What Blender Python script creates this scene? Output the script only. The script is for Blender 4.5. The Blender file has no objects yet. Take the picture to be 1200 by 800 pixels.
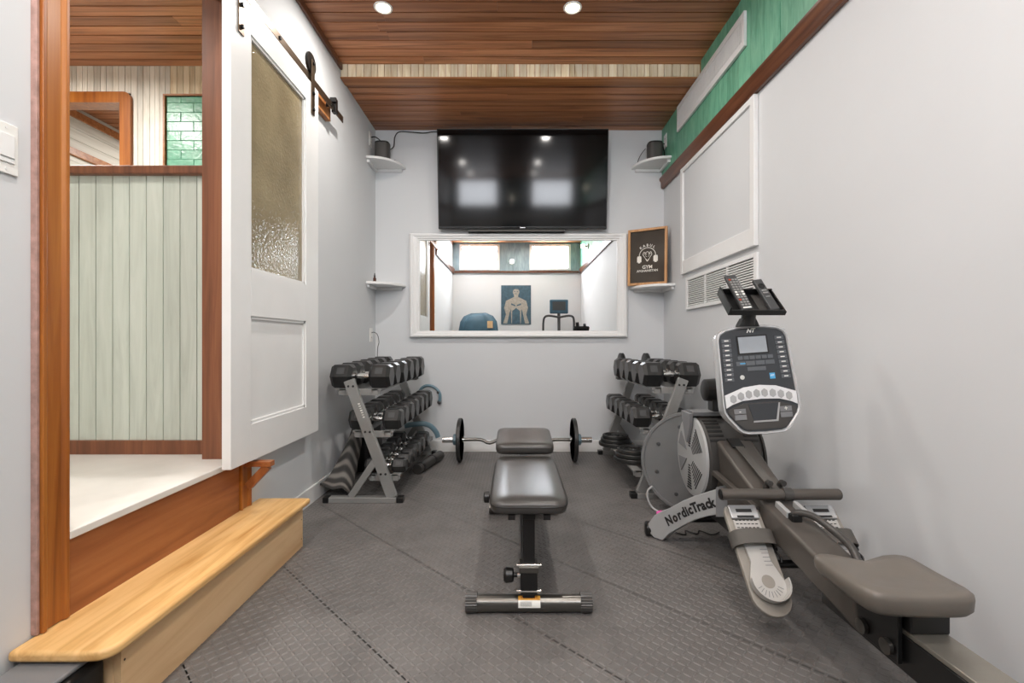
import bpy, bmesh, math, random
from mathutils import Vector, Matrix, Euler

random.seed(7)
SC = bpy.context.scene
COL = SC.collection
R = math.radians

# ------------------------------------------------------------------ camera
H = 0.955                      # eye height
cam = bpy.data.cameras.new('camera')
cam.lens = 555 / 1200 * 36
cam.sensor_width = 36
cam.shift_x = -3 / 1200
cam.clip_start = 0.02
cam_o = bpy.data.objects.new('camera', cam)
cam_o.location = (0, 0, H)
cam_o.rotation_euler = (R(90), 0, 0)
COL.objects.link(cam_o)
SC.camera = cam_o

# ------------------------------------------------------------------ world, light levels, exposure
W = bpy.data.worlds.new('world'); SC.world = W
W.use_nodes = True
W.node_tree.nodes['Background'].inputs[0].default_value = (0.85, 0.92, 1.0, 1)
W.node_tree.nodes['Background'].inputs[1].default_value = 0.6
SC.view_settings.view_transform = 'Standard'
SC.view_settings.look = 'None'
SC.view_settings.gamma = 1
SC.view_settings.use_curve_mapping = False
SC.view_settings.exposure = 0.1
LAMP_W = 12.5                  # each ceiling downlight of the gym
HALL_FILL_W = 26.0                  # base power of the added fill downlights in and beyond the hall
PANE_E = 30.0                  # daylight in the window panes
SCONCE_W = 5.0                 # each wall lamp behind the camera

# ------------------------------------------------------------------ room dimensions (metres)
XL, XR = -1.206, 1.295         # side walls
YB, YR = 4.107, -1.05          # back wall, rear wall behind the camera
ZC, ZS = 2.875, 2.785          # ceiling, lower ceiling by the back wall
YS = 3.28                      # where the ceiling steps down
ZL = 0.45                      # hall floor
D0, D1 = 1.262, 2.05            # doorway along the left wall
TJ = 0.125                     # thickness of the left wall
HX = -3.6                      # far side of the hall

# ------------------------------------------------------------------ helpers
def lin(h):
    h = h.lstrip('#')
    out = []
    for i in (0, 2, 4):
        v = int(h[i:i+2], 16) / 255
        out.append(v / 12.92 if v <= 0.04045 else ((v + 0.055) / 1.055) ** 2.4)
    return (*out, 1)

MATS = {}
def base_mat(name):
    m = bpy.data.materials.new(name); m.use_nodes = True
    nt = m.node_tree
    MATS[name] = m
    return m, nt, nt.nodes['Principled BSDF']

def pos_coords(nt, scale, rnd=23.0):
    """world position, shifted by a random amount per object, scaled per axis"""
    g = nt.nodes.new('ShaderNodeNewGeometry')
    oi = nt.nodes.new('ShaderNodeObjectInfo')
    mul = nt.nodes.new('ShaderNodeMath'); mul.operation = 'MULTIPLY'; mul.inputs[1].default_value = rnd
    nt.links.new(oi.outputs['Random'], mul.inputs[0])
    add = nt.nodes.new('ShaderNodeVectorMath'); add.operation = 'ADD'
    nt.links.new(g.outputs['Position'], add.inputs[0]); nt.links.new(mul.outputs[0], add.inputs[1])
    mp = nt.nodes.new('ShaderNodeMapping'); mp.inputs['Scale'].default_value = scale
    nt.links.new(add.outputs[0], mp.inputs['Vector'])
    return mp.outputs[0], oi

def ramp(nt, fac, stops):
    r = nt.nodes.new('ShaderNodeValToRGB')
    el = r.color_ramp.elements
    el[0].position, el[0].color = stops[0]
    el[1].position, el[1].color = stops[-1]
    for p, c in stops[1:-1]:
        e = el.new(p); e.color = c
    nt.links.new(fac, r.inputs[0])
    return r.outputs[0]

def noise(nt, vec, scale=1.0, detail=4, dist=0.0, rough=0.55):
    n = nt.nodes.new('ShaderNodeTexNoise')
    n.inputs['Scale'].default_value = scale; n.inputs['Detail'].default_value = detail
    n.inputs['Distortion'].default_value = dist; n.inputs['Roughness'].default_value = rough
    nt.links.new(vec, n.inputs['Vector'])
    return n.outputs['Fac']

def bump(nt, bs, height, strength, dist=0.01):
    b = nt.nodes.new('ShaderNodeBump'); b.inputs['Strength'].default_value = strength
    b.inputs['Distance'].default_value = dist
    nt.links.new(height, b.inputs['Height']); nt.links.new(b.outputs[0], bs.inputs['Normal'])

def plain(name, col, rough=0.5, metal=0.0, var=0.06, nscale=9.0, bmp=0.0, bscale=120.0, coat=0.0, spec=None):
    """a surface with slight mottling and optional fine relief"""
    m, nt, bs = base_mat(name)
    c = lin(col)
    vec, oi = pos_coords(nt, (1, 1, 1), 5.0)
    f = noise(nt, vec, nscale, 4)
    lo = tuple(max(0, x * (1 - var)) for x in c[:3]) + (1,)
    hi = tuple(min(1, x * (1 + var)) for x in c[:3]) + (1,)
    nt.links.new(ramp(nt, f, [(0.3, lo), (0.7, hi)]), bs.inputs['Base Color'])
    bs.inputs['Roughness'].default_value = rough
    bs.inputs['Metallic'].default_value = metal
    bs.inputs['Coat Weight'].default_value = coat
    if spec is not None: bs.inputs['Specular IOR Level'].default_value = spec
    if bmp > 0:
        bump(nt, bs, noise(nt, vec, bscale, 3), bmp, 0.004)
    return m

def wood(name, dark, mid, light, axis='x', rough=0.35, fine=26.0, rnd=0.35, coat=0.0, along=1.1):
    m, nt, bs = base_mat(name)
    s = {'x': (along, fine, fine), 'y': (fine, along, fine), 'z': (fine, fine, along)}[axis]
    vec, oi = pos_coords(nt, s)
    f = noise(nt, vec, 1.0, 6, 0.8, 0.6)
    col = ramp(nt, f, [(0.28, lin(dark)), (0.52, lin(mid)), (0.75, lin(light))])
    hsv = nt.nodes.new('ShaderNodeHueSaturation')
    mr = nt.nodes.new('ShaderNodeMapRange')
    mr.inputs['To Min'].default_value = 1 - rnd; mr.inputs['To Max'].default_value = 1 + rnd
    nt.links.new(oi.outputs['Random'], mr.inputs['Value'])
    nt.links.new(mr.outputs[0], hsv.inputs['Value']); nt.links.new(col, hsv.inputs['Color'])
    nt.links.new(hsv.outputs[0], bs.inputs['Base Color'])
    bs.inputs['Roughness'].default_value = rough
    bs.inputs['Coat Weight'].default_value = coat; bs.inputs['Coat Roughness'].default_value = 0.25
    bump(nt, bs, f, 0.12, 0.004)
    return m

def emit(name, col, strength):
    m, nt, bs = base_mat(name)
    vec, oi = pos_coords(nt, (1, 1, 1), 0.0)
    f = noise(nt, vec, 6.0, 2)
    c = lin(col)
    nt.links.new(ramp(nt, f, [(0.2, tuple(x * 0.9 for x in c[:3]) + (1,)), (0.8, c)]), bs.inputs['Emission Color'])
    bs.inputs['Emission Strength'].default_value = strength
    bs.inputs['Base Color'].default_value = (0.1, 0.1, 0.1, 1)
    return m

ORG = {}
def org_of(o): return ORG.get(o.name, Vector((0, 0, 0))) if o else Vector((0, 0, 0))

class MB:
    def __init__(s): s.v = []; s.f = []
    def add(s, vs, fs, M=None):
        b = len(s.v)
        s.v += [(M @ Vector(p)) if M else Vector(p) for p in vs]
        s.f += [tuple(i + b for i in f) for f in fs]
        return s
    def box(s, x0, x1, y0, y1, z0, z1, M=None):
        return s.add([(x0,y0,z0),(x1,y0,z0),(x1,y1,z0),(x0,y1,z0),(x0,y0,z1),(x1,y0,z1),(x1,y1,z1),(x0,y1,z1)],
                     [(0,3,2,1),(4,5,6,7),(0,1,5,4),(1,2,6,5),(2,3,7,6),(3,0,4,7)], M)
    def cbox(s, c, sz, M=None):
        return s.box(c[0]-sz[0]/2, c[0]+sz[0]/2, c[1]-sz[1]/2, c[1]+sz[1]/2, c[2]-sz[2]/2, c[2]+sz[2]/2, M)
    def bar(s, p0, p1, w, h, up=(0,0,1)):
        p0, p1 = Vector(p0), Vector(p1)
        d = (p1 - p0).normalized(); u = Vector(up)
        a = d.cross(u).normalized(); b = a.cross(d).normalized()
        vs = []
        for p in (p0, p1):
            vs += [p - a*w/2 - b*h/2, p + a*w/2 - b*h/2, p + a*w/2 + b*h/2, p - a*w/2 + b*h/2]
        return s.add(vs, [(0,3,2,1),(4,5,6,7),(0,1,5,4),(1,2,6,5),(2,3,7,6),(3,0,4,7)])
    def lathe(s, prof, o=(0,0,0), axis=(0,0,1), n=24, start=0.0, M=None):
        o = Vector(o); d = Vector(axis).normalized()
        t = Vector((0,0,1)) if abs(d.z) < 0.9 else Vector((1,0,0))
        a = (t - d * t.dot(d)).normalized(); b = d.cross(a)
        vs = []; fs = []
        for (h, r) in prof:
            for k in range(n):
                an = start + 2*math.pi*k/n
                vs.append(o + d*h + (a*math.cos(an) + b*math.sin(an))*r)
        m = len(prof)
        for i in range(m-1):
            for k in range(n):
                k2 = (k+1) % n
                fs.append((i*n+k, i*n+k2, (i+1)*n+k2, (i+1)*n+k))
        if prof[0][1] > 1e-6: fs.append(tuple(range(n))[::-1])
        if prof[-1][1] > 1e-6: fs.append(tuple((m-1)*n+k for k in range(n)))
        return s.add(vs, fs, M)
    def cyl(s, p0, p1, r0, r1=None, n=16):
        p0, p1 = Vector(p0), Vector(p1)
        return s.lathe([(0, r0), ((p1-p0).length, r0 if r1 is None else r1)], p0, p1-p0, n)
    def tube(s, pts, r, n=8, smooth=0, closed=False, flat=1.0):
        pts = [Vector(p) for p in pts]
        if smooth: pts = catmull(pts, smooth)
        rs = r if isinstance(r, (list, tuple)) else [r]*len(pts)
        if len(rs) != len(pts): rs = [rs[min(len(rs)-1, int(i*len(rs)/len(pts)))] for i in range(len(pts))]
        vs = []; fs = []; prev = None
        for i, p in enumerate(pts):
            d = (pts[min(i+1, len(pts)-1)] - pts[max(i-1, 0)]).normalized()
            if prev is None:
                t = Vector((0,0,1)) if abs(d.z) < 0.9 else Vector((1,0,0))
                a = (t - d*t.dot(d)).normalized()
            else: a = (prev - d*prev.dot(d)).normalized()
            prev = a; b = d.cross(a)
            for k in range(n):
                an = 2*math.pi*k/n
                vs.append(p + a*math.cos(an)*rs[i] + b*math.sin(an)*rs[i]*flat)
        m = len(pts)
        for i in range(m-1):
            for k in range(n):
                k2 = (k+1) % n
                fs.append((i*n+k, i*n+k2, (i+1)*n+k2, (i+1)*n+k))
        fs.append(tuple(range(n))[::-1]); fs.append(tuple((m-1)*n+k for k in range(n)))
        return s.add(vs, fs)
    def prism(s, poly, axis, a, b, M=None):
        def pt(p, t): return {'x': (t, p[0], p[1]), 'y': (p[0], t, p[1]), 'z': (p[0], p[1], t)}[axis]
        n = len(poly)
        vs = [pt(p, a) for p in poly] + [pt(p, b) for p in poly]
        fs = [tuple(range(n))[::-1], tuple(range(n, 2*n))] + [(i, (i+1) % n, (i+1) % n + n, i+n) for i in range(n)]
        return s.add(vs, fs, M)
    def loft(s, rings, caps=True, M=None):
        n = len(rings[0]); vs = []; fs = []
        for r in rings: vs += [Vector(p) for p in r]
        for i in range(len(rings)-1):
            for k in range(n):
                k2 = (k+1) % n
                fs.append((i*n+k, i*n+k2, (i+1)*n+k2, (i+1)*n+k))
        if caps:
            fs.append(tuple(range(n))[::-1]); fs.append(tuple((len(rings)-1)*n+k for k in range(n)))
        return s.add(vs, fs, M)
    def ball(s, c, r, n=16, m=10, sx=1, sy=1, sz=1):
        vs = []; fs = []
        for i in range(1, m):
            th = math.pi*i/m
            for k in range(n):
                ph = 2*math.pi*k/n
                vs.append((c[0]+r*sx*math.sin(th)*math.cos(ph), c[1]+r*sy*math.sin(th)*math.sin(ph), c[2]+r*sz*math.cos(th)))
        for i in range(m-2):
            for k in range(n):
                k2 = (k+1) % n
                fs.append((i*n+k, (i+1)*n+k, (i+1)*n+k2, i*n+k2))
        t = len(vs); vs += [(c[0], c[1], c[2]+r*sz), (c[0], c[1], c[2]-r*sz)]
        for k in range(n):
            k2 = (k+1) % n
            fs.append((t, k, k2)); fs.append((t+1, (m-2)*n+k2, (m-2)*n+k))
        return s.add(vs, fs)
    def mesh(s, name, org, mat, smooth=None, recalc=True):
        me = bpy.data.meshes.new(name)
        me.from_pydata([tuple(p - org) for p in s.v], [], s.f)
        if recalc:
            bm = bmesh.new(); bm.from_mesh(me)
            bmesh.ops.recalc_face_normals(bm, faces=bm.faces)
            bm.to_mesh(me); bm.free()
        if mat: me.materials.append(MATS[mat])
        if smooth is not None:
            me.polygons.foreach_set('use_smooth', [True]*len(me.polygons))
            me.set_sharp_from_angle(angle=R(smooth))
        me.update()
        return me
    def build(s, name, mat, parent=None, bevel=0.0, smooth=None, seg=2, subd=0):
        if parent is None:
            xs = [p.x for p in s.v]; ys = [p.y for p in s.v]; zs = [p.z for p in s.v]
            org = Vector(((min(xs)+max(xs))/2, (min(ys)+max(ys))/2, min(zs)))
        else: org = org_of(parent)
        me = s.mesh(name, org, mat, smooth)
        o = bpy.data.objects.new(name, me); COL.objects.link(o)
        if parent is None: o.location = org
        else: o.parent = parent
        ORG[o.name] = org
        if bevel:
            b = o.modifiers.new('bevel', 'BEVEL'); b.width = bevel; b.segments = seg
            b.limit_method = 'ANGLE'; b.angle_limit = R(40)
            me.polygons.foreach_set('use_smooth', [True]*len(me.polygons)); b.harden_normals = True
        if subd:
            d = o.modifiers.new('subd', 'SUBSURF'); d.levels = subd; d.render_levels = subd
        return o

def catmull(pts, k):
    out = []
    P = [pts[0]*2 - pts[1]] + pts + [pts[-1]*2 - pts[-2]]
    for i in range(1, len(P)-2):
        for j in range(k):
            t = j/k
            a, b, c, d = P[i-1], P[i], P[i+1], P[i+2]
            out.append(0.5*((2*b) + (c-a)*t + (2*a-5*b+4*c-d)*t*t + (3*b-a-3*c+d)*t**3))
    out.append(pts[-1])
    return out

def tag(o, label, cat, group=None):
    o['label'] = label; o['category'] = cat
    if group: o['group'] = group
    return o
def struct(o):
    o['kind'] = 'structure'; return o
def thing(name, label, cat, loc=(0,0,0), rot=(0,0,0), group=None, local=False):
    """an Empty at a thing's base; local=True means its parts are drawn in its own axes"""
    o = bpy.data.objects.new(name, None); COL.objects.link(o)
    o.empty_display_size = 0.05
    o.location = loc; o.rotation_euler = rot
    ORG[o.name] = Vector((0,0,0)) if local else Vector(loc)
    return tag(o, label, cat, group)
def dup(root, loc, label=None, group=None, rot=None):
    r = root.copy(); COL.objects.link(r); r.location = loc
    if rot is not None: r.rotation_euler = rot
    if label: r['label'] = label
    if group: r['group'] = group
    for ch in list(root.children):
        c = ch.copy(); COL.objects.link(c); c.parent = r
        for g in list(ch.children):
            d = g.copy(); COL.objects.link(d); d.parent = c
    return r
def piece(name, me, parent, loc, scale=(1,1,1), rot=(0,0,0)):
    """one more piece that shares a mesh, a child of parent"""
    o = bpy.data.objects.new(name, me); COL.objects.link(o)
    o.parent = parent; o.location = Vector(loc) - org_of(parent); o.scale = scale; o.rotation_euler = rot
    ORG[o.name] = org_of(parent)
    return o
def text(name, s, size, mat, parent, M, ext=0.0006, spacing=1.0, shear=0.0, bold=0.0):
    cu = bpy.data.curves.new(name, 'FONT'); cu.body = s; cu.size = size
    cu.align_x = 'CENTER'; cu.align_y = 'CENTER'; cu.extrude = ext; cu.space_character = spacing; cu.shear = shear
    cu.offset = bold; cu.resolution_u = 3
    t = bpy.data.objects.new('tmp_text', cu)
    me = bpy.data.meshes.new_from_object(t)
    bpy.data.objects.remove(t); bpy.data.curves.remove(cu)
    me.name = name
    me.transform(Matrix.Translation(-org_of(parent)) @ M)
    me.materials.clear(); me.materials.append(MATS[mat])
    o = bpy.data.objects.new(name, me); COL.objects.link(o); o.parent = parent
    ORG[o.name] = org_of(parent)
    return o
def frame_to(right, up, at):
    """matrix whose x is right, y is up, z is out of the page"""
    r = Vector(right).normalized(); u = Vector(up); u = (u - r*u.dot(r)).normalized(); n = r.cross(u)
    return Matrix(((r.x,u.x,n.x,at[0]),(r.y,u.y,n.y,at[1]),(r.z,u.z,n.z,at[2]),(0,0,0,1)))

# ------------------------------------------------------------------ materials
plain('wall_paint', '#d2d4d6', 0.75, var=0.015, nscale=2.0, bmp=0.04, bscale=60)
plain('white_paint', '#e6e6e5', 0.4, var=0.02, nscale=6)
plain('white_plastic', '#e9e8e4', 0.35, var=0.02)
wood('cedar', '#784a30', '#b87a52', '#d49a70', 'x', 0.38, rnd=0.3)
wood('cedar_y', '#4c2b1c', '#683f2a', '#7e5238', 'y', 0.32, rnd=0.05, coat=0.15)
wood('jamb_wood', '#7d4215', '#a05c20', '#b77430', 'z', 0.35, rnd=0.05, coat=0.15)
wood('jamb_dark', '#5e3823', '#7d4c32', '#94603f', 'z', 0.4, rnd=0.05)
wood('riser_wood', '#7c4422', '#9a5c33', '#ae7142', 'y', 0.35, fine=18, rnd=0.05)
wood('tread_wood', '#bd8a4c', '#e0b476', '#eec58a', 'y', 0.38, fine=24, rnd=0.03, along=1.6)
wood('ply', '#d0a576', '#e2bd90', '#ecca9f', 'y', 0.55, fine=10, rnd=0.02)
wood('trim_orange', '#8e5128', '#b07444', '#c88e5e', 'x', 0.4, rnd=0.1)
wood('bead', '#cab48c', '#e4d6b8', '#f0e8d6', 'z', 0.6, fine=30, rnd=0.2, along=3.0)
wood('bead_pale', '#cfcabc', '#e4e1d6', '#eeece4', 'z', 0.6, fine=30, rnd=0.2, along=3.0)
wood('wainscot', '#bcc3b8', '#ccd3c8', '#d6dcd2', 'z', 0.55, fine=20, rnd=0.04, along=2.0)
wood('white_plank', '#c9c6b8', '#dcdacf', '#e8e6dd', 'y', 0.55, rnd=0.06)
wood('green_paint', '#54967a', '#6fae90', '#84bfa2', 'z', 0.45, fine=30, rnd=0.1, along=5.0)
wood('dark_green', '#70858d', '#8a9fa8', '#9eb2b9', 'z', 0.5, fine=20, rnd=0.06, along=4.0)
plain('brick_green', '#6fb394', 0.3, var=0.25, nscale=14, bmp=0.5, bscale=40)
plain('mortar_green', '#62a586', 0.6, var=0.2, nscale=20)
plain('stone_floor', '#e0ddd7', 0.35, var=0.06, nscale=5)
plain('groove', '#2a1810', 0.8)
plain('pink_primer', '#a8867c', 0.6, var=0.25, nscale=40)
plain('slab_dark', '#454341', 0.9)
plain('rubber', '#656260', 0.42, var=0.14, nscale=7, bmp=0.05, bscale=300)
plain('rack_grey', '#8b8b89', 0.38, metal=0.15, var=0.05)
plain('rack_dark', '#3c3d3e', 0.45)
plain('rubber_black', '#242424', 0.33, var=0.15, nscale=30, bmp=0.05, bscale=200)
plain('iron', '#2e2e2d', 0.4, metal=0.2, var=0.15)
plain('chrome', '#d5d5d3', 0.16, metal=1.0, var=0.03)
plain('steel_dark', '#6a6864', 0.28, metal=0.9, var=0.05)
plain('vinyl', '#3b3937', 0.3, var=0.06, nscale=14, bmp=0.06, bscale=240)
plain('black', '#131313', 0.35, var=0.08)
plain('black_gloss', '#101011', 0.12, var=0.05)
plain('black_metal', '#232222', 0.3, metal=0.4)
plain('bronze', '#6b5d4f', 0.35, metal=0.9)
plain('orange_label', '#e0a23a', 0.5)
plain('white_label', '#e8e8e2', 0.5)
plain('ink', '#1c1c1c', 0.6)
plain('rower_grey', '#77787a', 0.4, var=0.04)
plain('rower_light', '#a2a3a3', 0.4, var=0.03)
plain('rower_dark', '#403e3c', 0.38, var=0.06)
plain('rower_beam', '#544f4a', 0.42, metal=0.2, var=0.05)
plain('rower_seat', '#645e57', 0.4, var=0.05, nscale=6)
plain('foot_plate', '#8d8880', 0.5, var=0.05)
plain('foot_light', '#b3b1ad', 0.45, var=0.04)
plain('strap_grey', '#56534f', 0.8, bmp=0.2, bscale=400)
plain('rail_metal', '#97938a', 0.35, metal=0.7, var=0.1)
plain('silver', '#d2d3d4', 0.25, metal=0.6)
plain('console_face', '#34373b', 0.35)
plain('console_key', '#585c60', 0.4)
plain('console_band', '#d9dadb', 0.45)
plain('lcd', '#9fa5ab', 0.25)
plain('blue_mark', '#4da0d0', 0.4)
plain('slate_blue', '#68838f', 0.4)
plain('teal_cover', '#345566', 0.6, var=0.15, bmp=0.2, bscale=30)
plain('pink', '#e85fb0', 0.5)
plain('amber', '#4a2412', 0.15)
plain('hdr_red', '#a8402c', 0.5)
plain('bosu_grey', '#6c6d6d', 0.45, var=0.05)
plain('bosu_dome', '#4f6a7c', 0.4)
plain('poster_print', '#e4e0d8', 0.6)
plain('photo_dark', '#3e5866', 0.5, var=0.25, nscale=18)
plain('photo_light', '#9d978d', 0.5, var=0.2, nscale=30)
plain('tv_screen', '#060607', 0.09, var=0.02, spec=0.25)
plain('speaker_mesh', '#4a4744', 0.55, bmp=0.3, bscale=500)
emit('lens_glow', '#ffe2b0', 7.0)
emit('day_glow', '#f4f8ff', PANE_E)
wood('frame_wood', '#a8764a', '#c4915f', '#d3a473', 'z', 0.45, rnd=0.03)

# mirror glass
m, nt, bs = base_mat('mirror')
vec, oi = pos_coords(nt, (1,1,1), 0)
nt.links.new(ramp(nt, noise(nt, vec, 3.0, 2), [(0.2, (0.86,0.89,0.90,1)), (0.8, (0.89,0.92,0.93,1))]), bs.inputs['Base Color'])
bs.inputs['Metallic'].default_value = 1; bs.inputs['Roughness'].default_value = 0.0
# framed print behind glass
m, nt, bs = base_mat('print_glass')
vec, oi = pos_coords(nt, (1,1,1), 0)
nt.links.new(ramp(nt, noise(nt, vec, 4.0, 3), [(0.2, lin('#3a342e')), (0.8, lin('#4a433b'))]), bs.inputs['Base Color'])
bs.inputs['Roughness'].default_value = 0.12
# obscure door glass: hammered, bronze, dull behind
m, nt, bs = base_mat('door_glass')
vec, oi = pos_coords(nt, (1,1,1), 0)
f = noise(nt, vec, 3.5, 4)
nt.links.new(ramp(nt, f, [(0.25, lin('#7d7058')), (0.75, lin('#a39678'))]), bs.inputs['Base Color'])
bs.inputs['Roughness'].default_value = 0.12
bump(nt, bs, noise(nt, vec, 70.0, 2), 0.55, 0.006)
# striped mat
m, nt, bs = base_mat('striped_mat')
g = nt.nodes.new('ShaderNodeTexCoord')
wv = nt.nodes.new('ShaderNodeTexWave'); wv.bands_direction = 'Y'
wv.inputs['Scale'].default_value = 3.6; wv.inputs['Distortion'].default_value = 0.6; wv.inputs['Detail'].default_value = 2
nt.links.new(g.outputs['Object'], wv.inputs['Vector'])
nt.links.new(ramp(nt, wv.outputs['Fac'], [(0.2, lin('#454341')), (0.5, lin('#5f5c59')), (0.9, lin('#8d8882'))]), bs.inputs['Base Color'])
bs.inputs['Roughness'].default_value = 0.8

# ------------------------------------------------------------------ floor of interlocking rubber tiles
fl = struct(MB().box(XL-0.02, XR+0.02, YR-0.02, YB+0.02, -0.1, -0.014).build('floor', 'slab_dark'))
TS = 0.61
def tile_mesh():
    def edge(n=8, dep=0.012):
        pts = []
        for k in range(n):
            a = k/n; w = 1/n
            sgn = 1 if k % 2 else -1
            pts += [(a + w*0.02, 0), (a + w*0.12, sgn*dep), (a + w*0.88, sgn*dep), (a + w*0.98, 0)]
        return [((p[0])*TS, p[1]) for p in pts]
    e = edge(); g = 0.0003
    bot = [(x, y) for x, y in e]
    top = [(x, y + TS) for x, y in e]
    lef = [(y, x) for x, y in e]
    rig = [(y + TS, x) for x, y in e]
    out = bot + rig + top[::-1] + lef[::-1]
    c = TS/2
    out = [(c + (x-c)*(1-2*g/TS), c + (y-c)*(1-2*g/TS)) for x, y in out]
    mb = MB().prism(out, 'z', -0.013, 0.0)
    n = 26; s = TS/n; L, Wd, hh = 0.0138, 0.0044, 0.0017
    for i in range(n):
        for j in range(n):
            cx, cy = (i+0.5)*s, (j+0.5)*s
            a = R(45) if (i+j) % 2 else R(-45)
            d = Vector((math.cos(a), math.sin(a), 0)); q = Vector((-math.sin(a), math.cos(a), 0)); C0 = Vector((cx, cy, 0.00005))
            up = Vector((0, 0, hh))
            vs = [C0 - d*L, C0 - d*L*0.45 + q*Wd, C0 + d*L*0.45 + q*Wd, C0 + d*L, C0 + d*L*0.45 - q*Wd, C0 - d*L*0.45 - q*Wd,
                  C0 - d*L*0.5 + up, C0 + d*L*0.5 + up]
            mb.add(vs, [(0,6,1), (1,6,7,2), (2,7,3), (3,7,4), (4,7,6,5), (5,6,0)])
    return mb.mesh('floor_tile', Vector((0,0,0)), 'rubber', recalc=False)
tm = tile_mesh()
def clip_tile(x, y):
    """tiles cut where they run under a wall"""
    me = tm.copy(); bm = bmesh.new(); bm.from_mesh(me)
    for co, no in (((XL+0.004, 0, 0), (-1,0,0)), ((XR-0.004, 0, 0), (1,0,0)), ((0, YR+0.004, 0), (0,-1,0)), ((0, YB-0.004, 0), (0,1,0))):
        bmesh.ops.bisect_plane(bm, geom=bm.verts[:]+bm.edges[:]+bm.faces[:], plane_co=Vector(co)-Vector((x,y,0)), plane_no=no, clear_outer=True)
    bm.to_mesh(me); bm.free()
    return me
X0, Y0 = -0.55 - 2*TS, 1.58 - 5*TS
for i in range(6):
    for j in range(10):
        x, y = X0 + i*TS, Y0 + j*TS
        if x + TS < XL + 0.02 or x > XR - 0.02 or y + TS < YR + 0.02 or y > YB - 0.02: continue
        cut = x < XL + 0.03 or x + TS > XR - 0.03 or y < YR + 0.03 or y + TS > YB - 0.03
        piece('floor_tile', clip_tile(x, y) if cut else tm, fl, (x, y, 0))

# ------------------------------------------------------------------ walls of the gym
wb = struct(MB().box(XL-0.15, XR+0.15, YB, YB+0.1, -0.1, ZC+0.1).build('wall_back', 'wall_paint'))
wr = struct(MB().box(XR, XR+0.1, YR, YB, -0.1, ZC+0.1).build('wall_right', 'wall_paint'))
wl = MB()
wl.box(XL-TJ, XL, YR, D0, -0.1, ZC+0.1); wl.box(XL-TJ, XL, D1, YB, -0.1, ZC+0.1)
wl.box(XL-TJ, XL, D0, D1, 2.44, ZC+0.1); wl.box(XL-TJ, XL, D0, D1, -0.1, ZL-0.03)
wl = struct(wl.build('wall_left', 'wall_paint'))
wf = MB().box(XL-0.15, XR+0.15, YR-0.1, YR, -0.1, ZC+0.1)
wf = struct(wf.build('wall_rear', 'wall_paint'))
bb = MB().box(XL, XL+0.014, D1+0.1, YB, 0, 0.10); struct(bb.build('baseboard_left', 'white_paint', bevel=0.004))
bb = MB().box(XL+0.014, XR, YB-0.014, YB, 0, 0.10); struct(bb.build('baseboard_back', 'white_paint', bevel=0.004))

# ------------------------------------------------------------------ plank ceiling
def plank_mesh(w, name, mat, t=0.018, ch=0.0075):
    """unit length along x, planks face down"""
    prof = [(0.0042, 0), (0.0042, -t), (w-0.0042, -t), (w-0.0042, 0)]
    return MB().prism([(y, z) for y, z in prof], 'x', 0, 1).mesh(name, Vector((0,0,0)), mat)
PW = 0.086
pm = plank_mesh(PW, 'plank', 'cedar')
def lay_planks(parent, x0, x1, ya, yb, z, chance=0.55):
    y = yb - PW
    while y > ya - 0.02:
        cuts = [x0, x1]
        if random.random() < chance: cuts.insert(1, x0 + (x1-x0)*random.uniform(0.12, 0.88))
        for a, b in zip(cuts[:-1], cuts[1:]):
            piece('plank', pm, parent, (a + 0.0006, y, z), (b - a - 0.0012, 1, 1))
        y -= PW
ce = struct(MB().box(XL, XR, YR, YS, ZC+0.018, ZC+0.1).build('ceiling', 'groove'))
lay_planks(ce, XL, XR, YR, YS, ZC+0.018)
cs = struct(MB().box(XL, XR, YS+0.02, YB, ZS+0.018, ZC+0.1).build('ceiling_lower', 'groove'))
lay_planks(cs, XL, XR, YS+0.02, YB, ZS+0.018, 0.25)
cw = struct(MB().box(XL, XR, YS+0.008, YS+0.0195, ZS-0.002, ZC+0.03).build('trim_1', 'trim_orange'))   # step face behind the beads
x = XL + 0.002
while x < XR - 0.01:
    w = min(random.choice([0.036, 0.045, 0.056, 0.05]), XR - x - 0.001)
    mbp = MB().box(0.002, w-0.002, -0.009-random.uniform(0,0.002), 0, 0, ZC-ZS-0.004)
    piece('bead_board', mbp.mesh('bead_board', Vector((0,0,0)), 'bead'), cw, (x, YS+0.008, ZS+0.002))
    x += w
struct(MB().box(XL, XR, YS-0.006, YS+0.092, ZS-0.010, ZS-0.0005).build('trim_2', 'trim_orange', bevel=0.003))
tl = MB().box(XL, XL+0.018, YR, YS-0.006, ZC-0.045, ZC)
struct(tl.build('trim_3', 'cedar_y', bevel=0.003))

# ------------------------------------------------------------------ right wall: green boards above a dark rail
gw = struct(MB().box(XR-0.008, XR, YR, YB, 2.33, ZS).build('wall_right_upper', 'dark_green'))
y = YR
while y < YB - 0.01:
    w = min(random.uniform(0.10, 0.16), YB - y)
    top = ZC if y + w < YS else ZS
    g = MB().box(-0.010-random.uniform(0,0.003), 0, 0.0012, w-0.0012, 0, top-2.36)
    piece('board', g.mesh('board', Vector((0,0,0)), 'green_paint'), gw, (XR-0.008, y, 2.36))
    y += w
rail = [(XR, 2.275), (XR-0.022, 2.275), (XR-0.030, 2.290), (XR-0.030, 2.330), (XR-0.042, 2.345), (XR-0.042, 2.365), (XR, 2.365)]
struct(MB().prism(rail, 'y', YR+0.02, YB-0.005).build('trim_4', 'cedar_y', bevel=0.003))
raill = [(XL, 2.275), (XL+0.022, 2.275), (XL+0.030, 2.290), (XL+0.030, 2.330), (XL+0.042, 2.345), (XL+0.042, 2.365), (XL, 2.365)]
struct(MB().prism(raill, 'y', YR+0.02, 1.0).build('trim_5', 'cedar_y', bevel=0.003))

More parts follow.
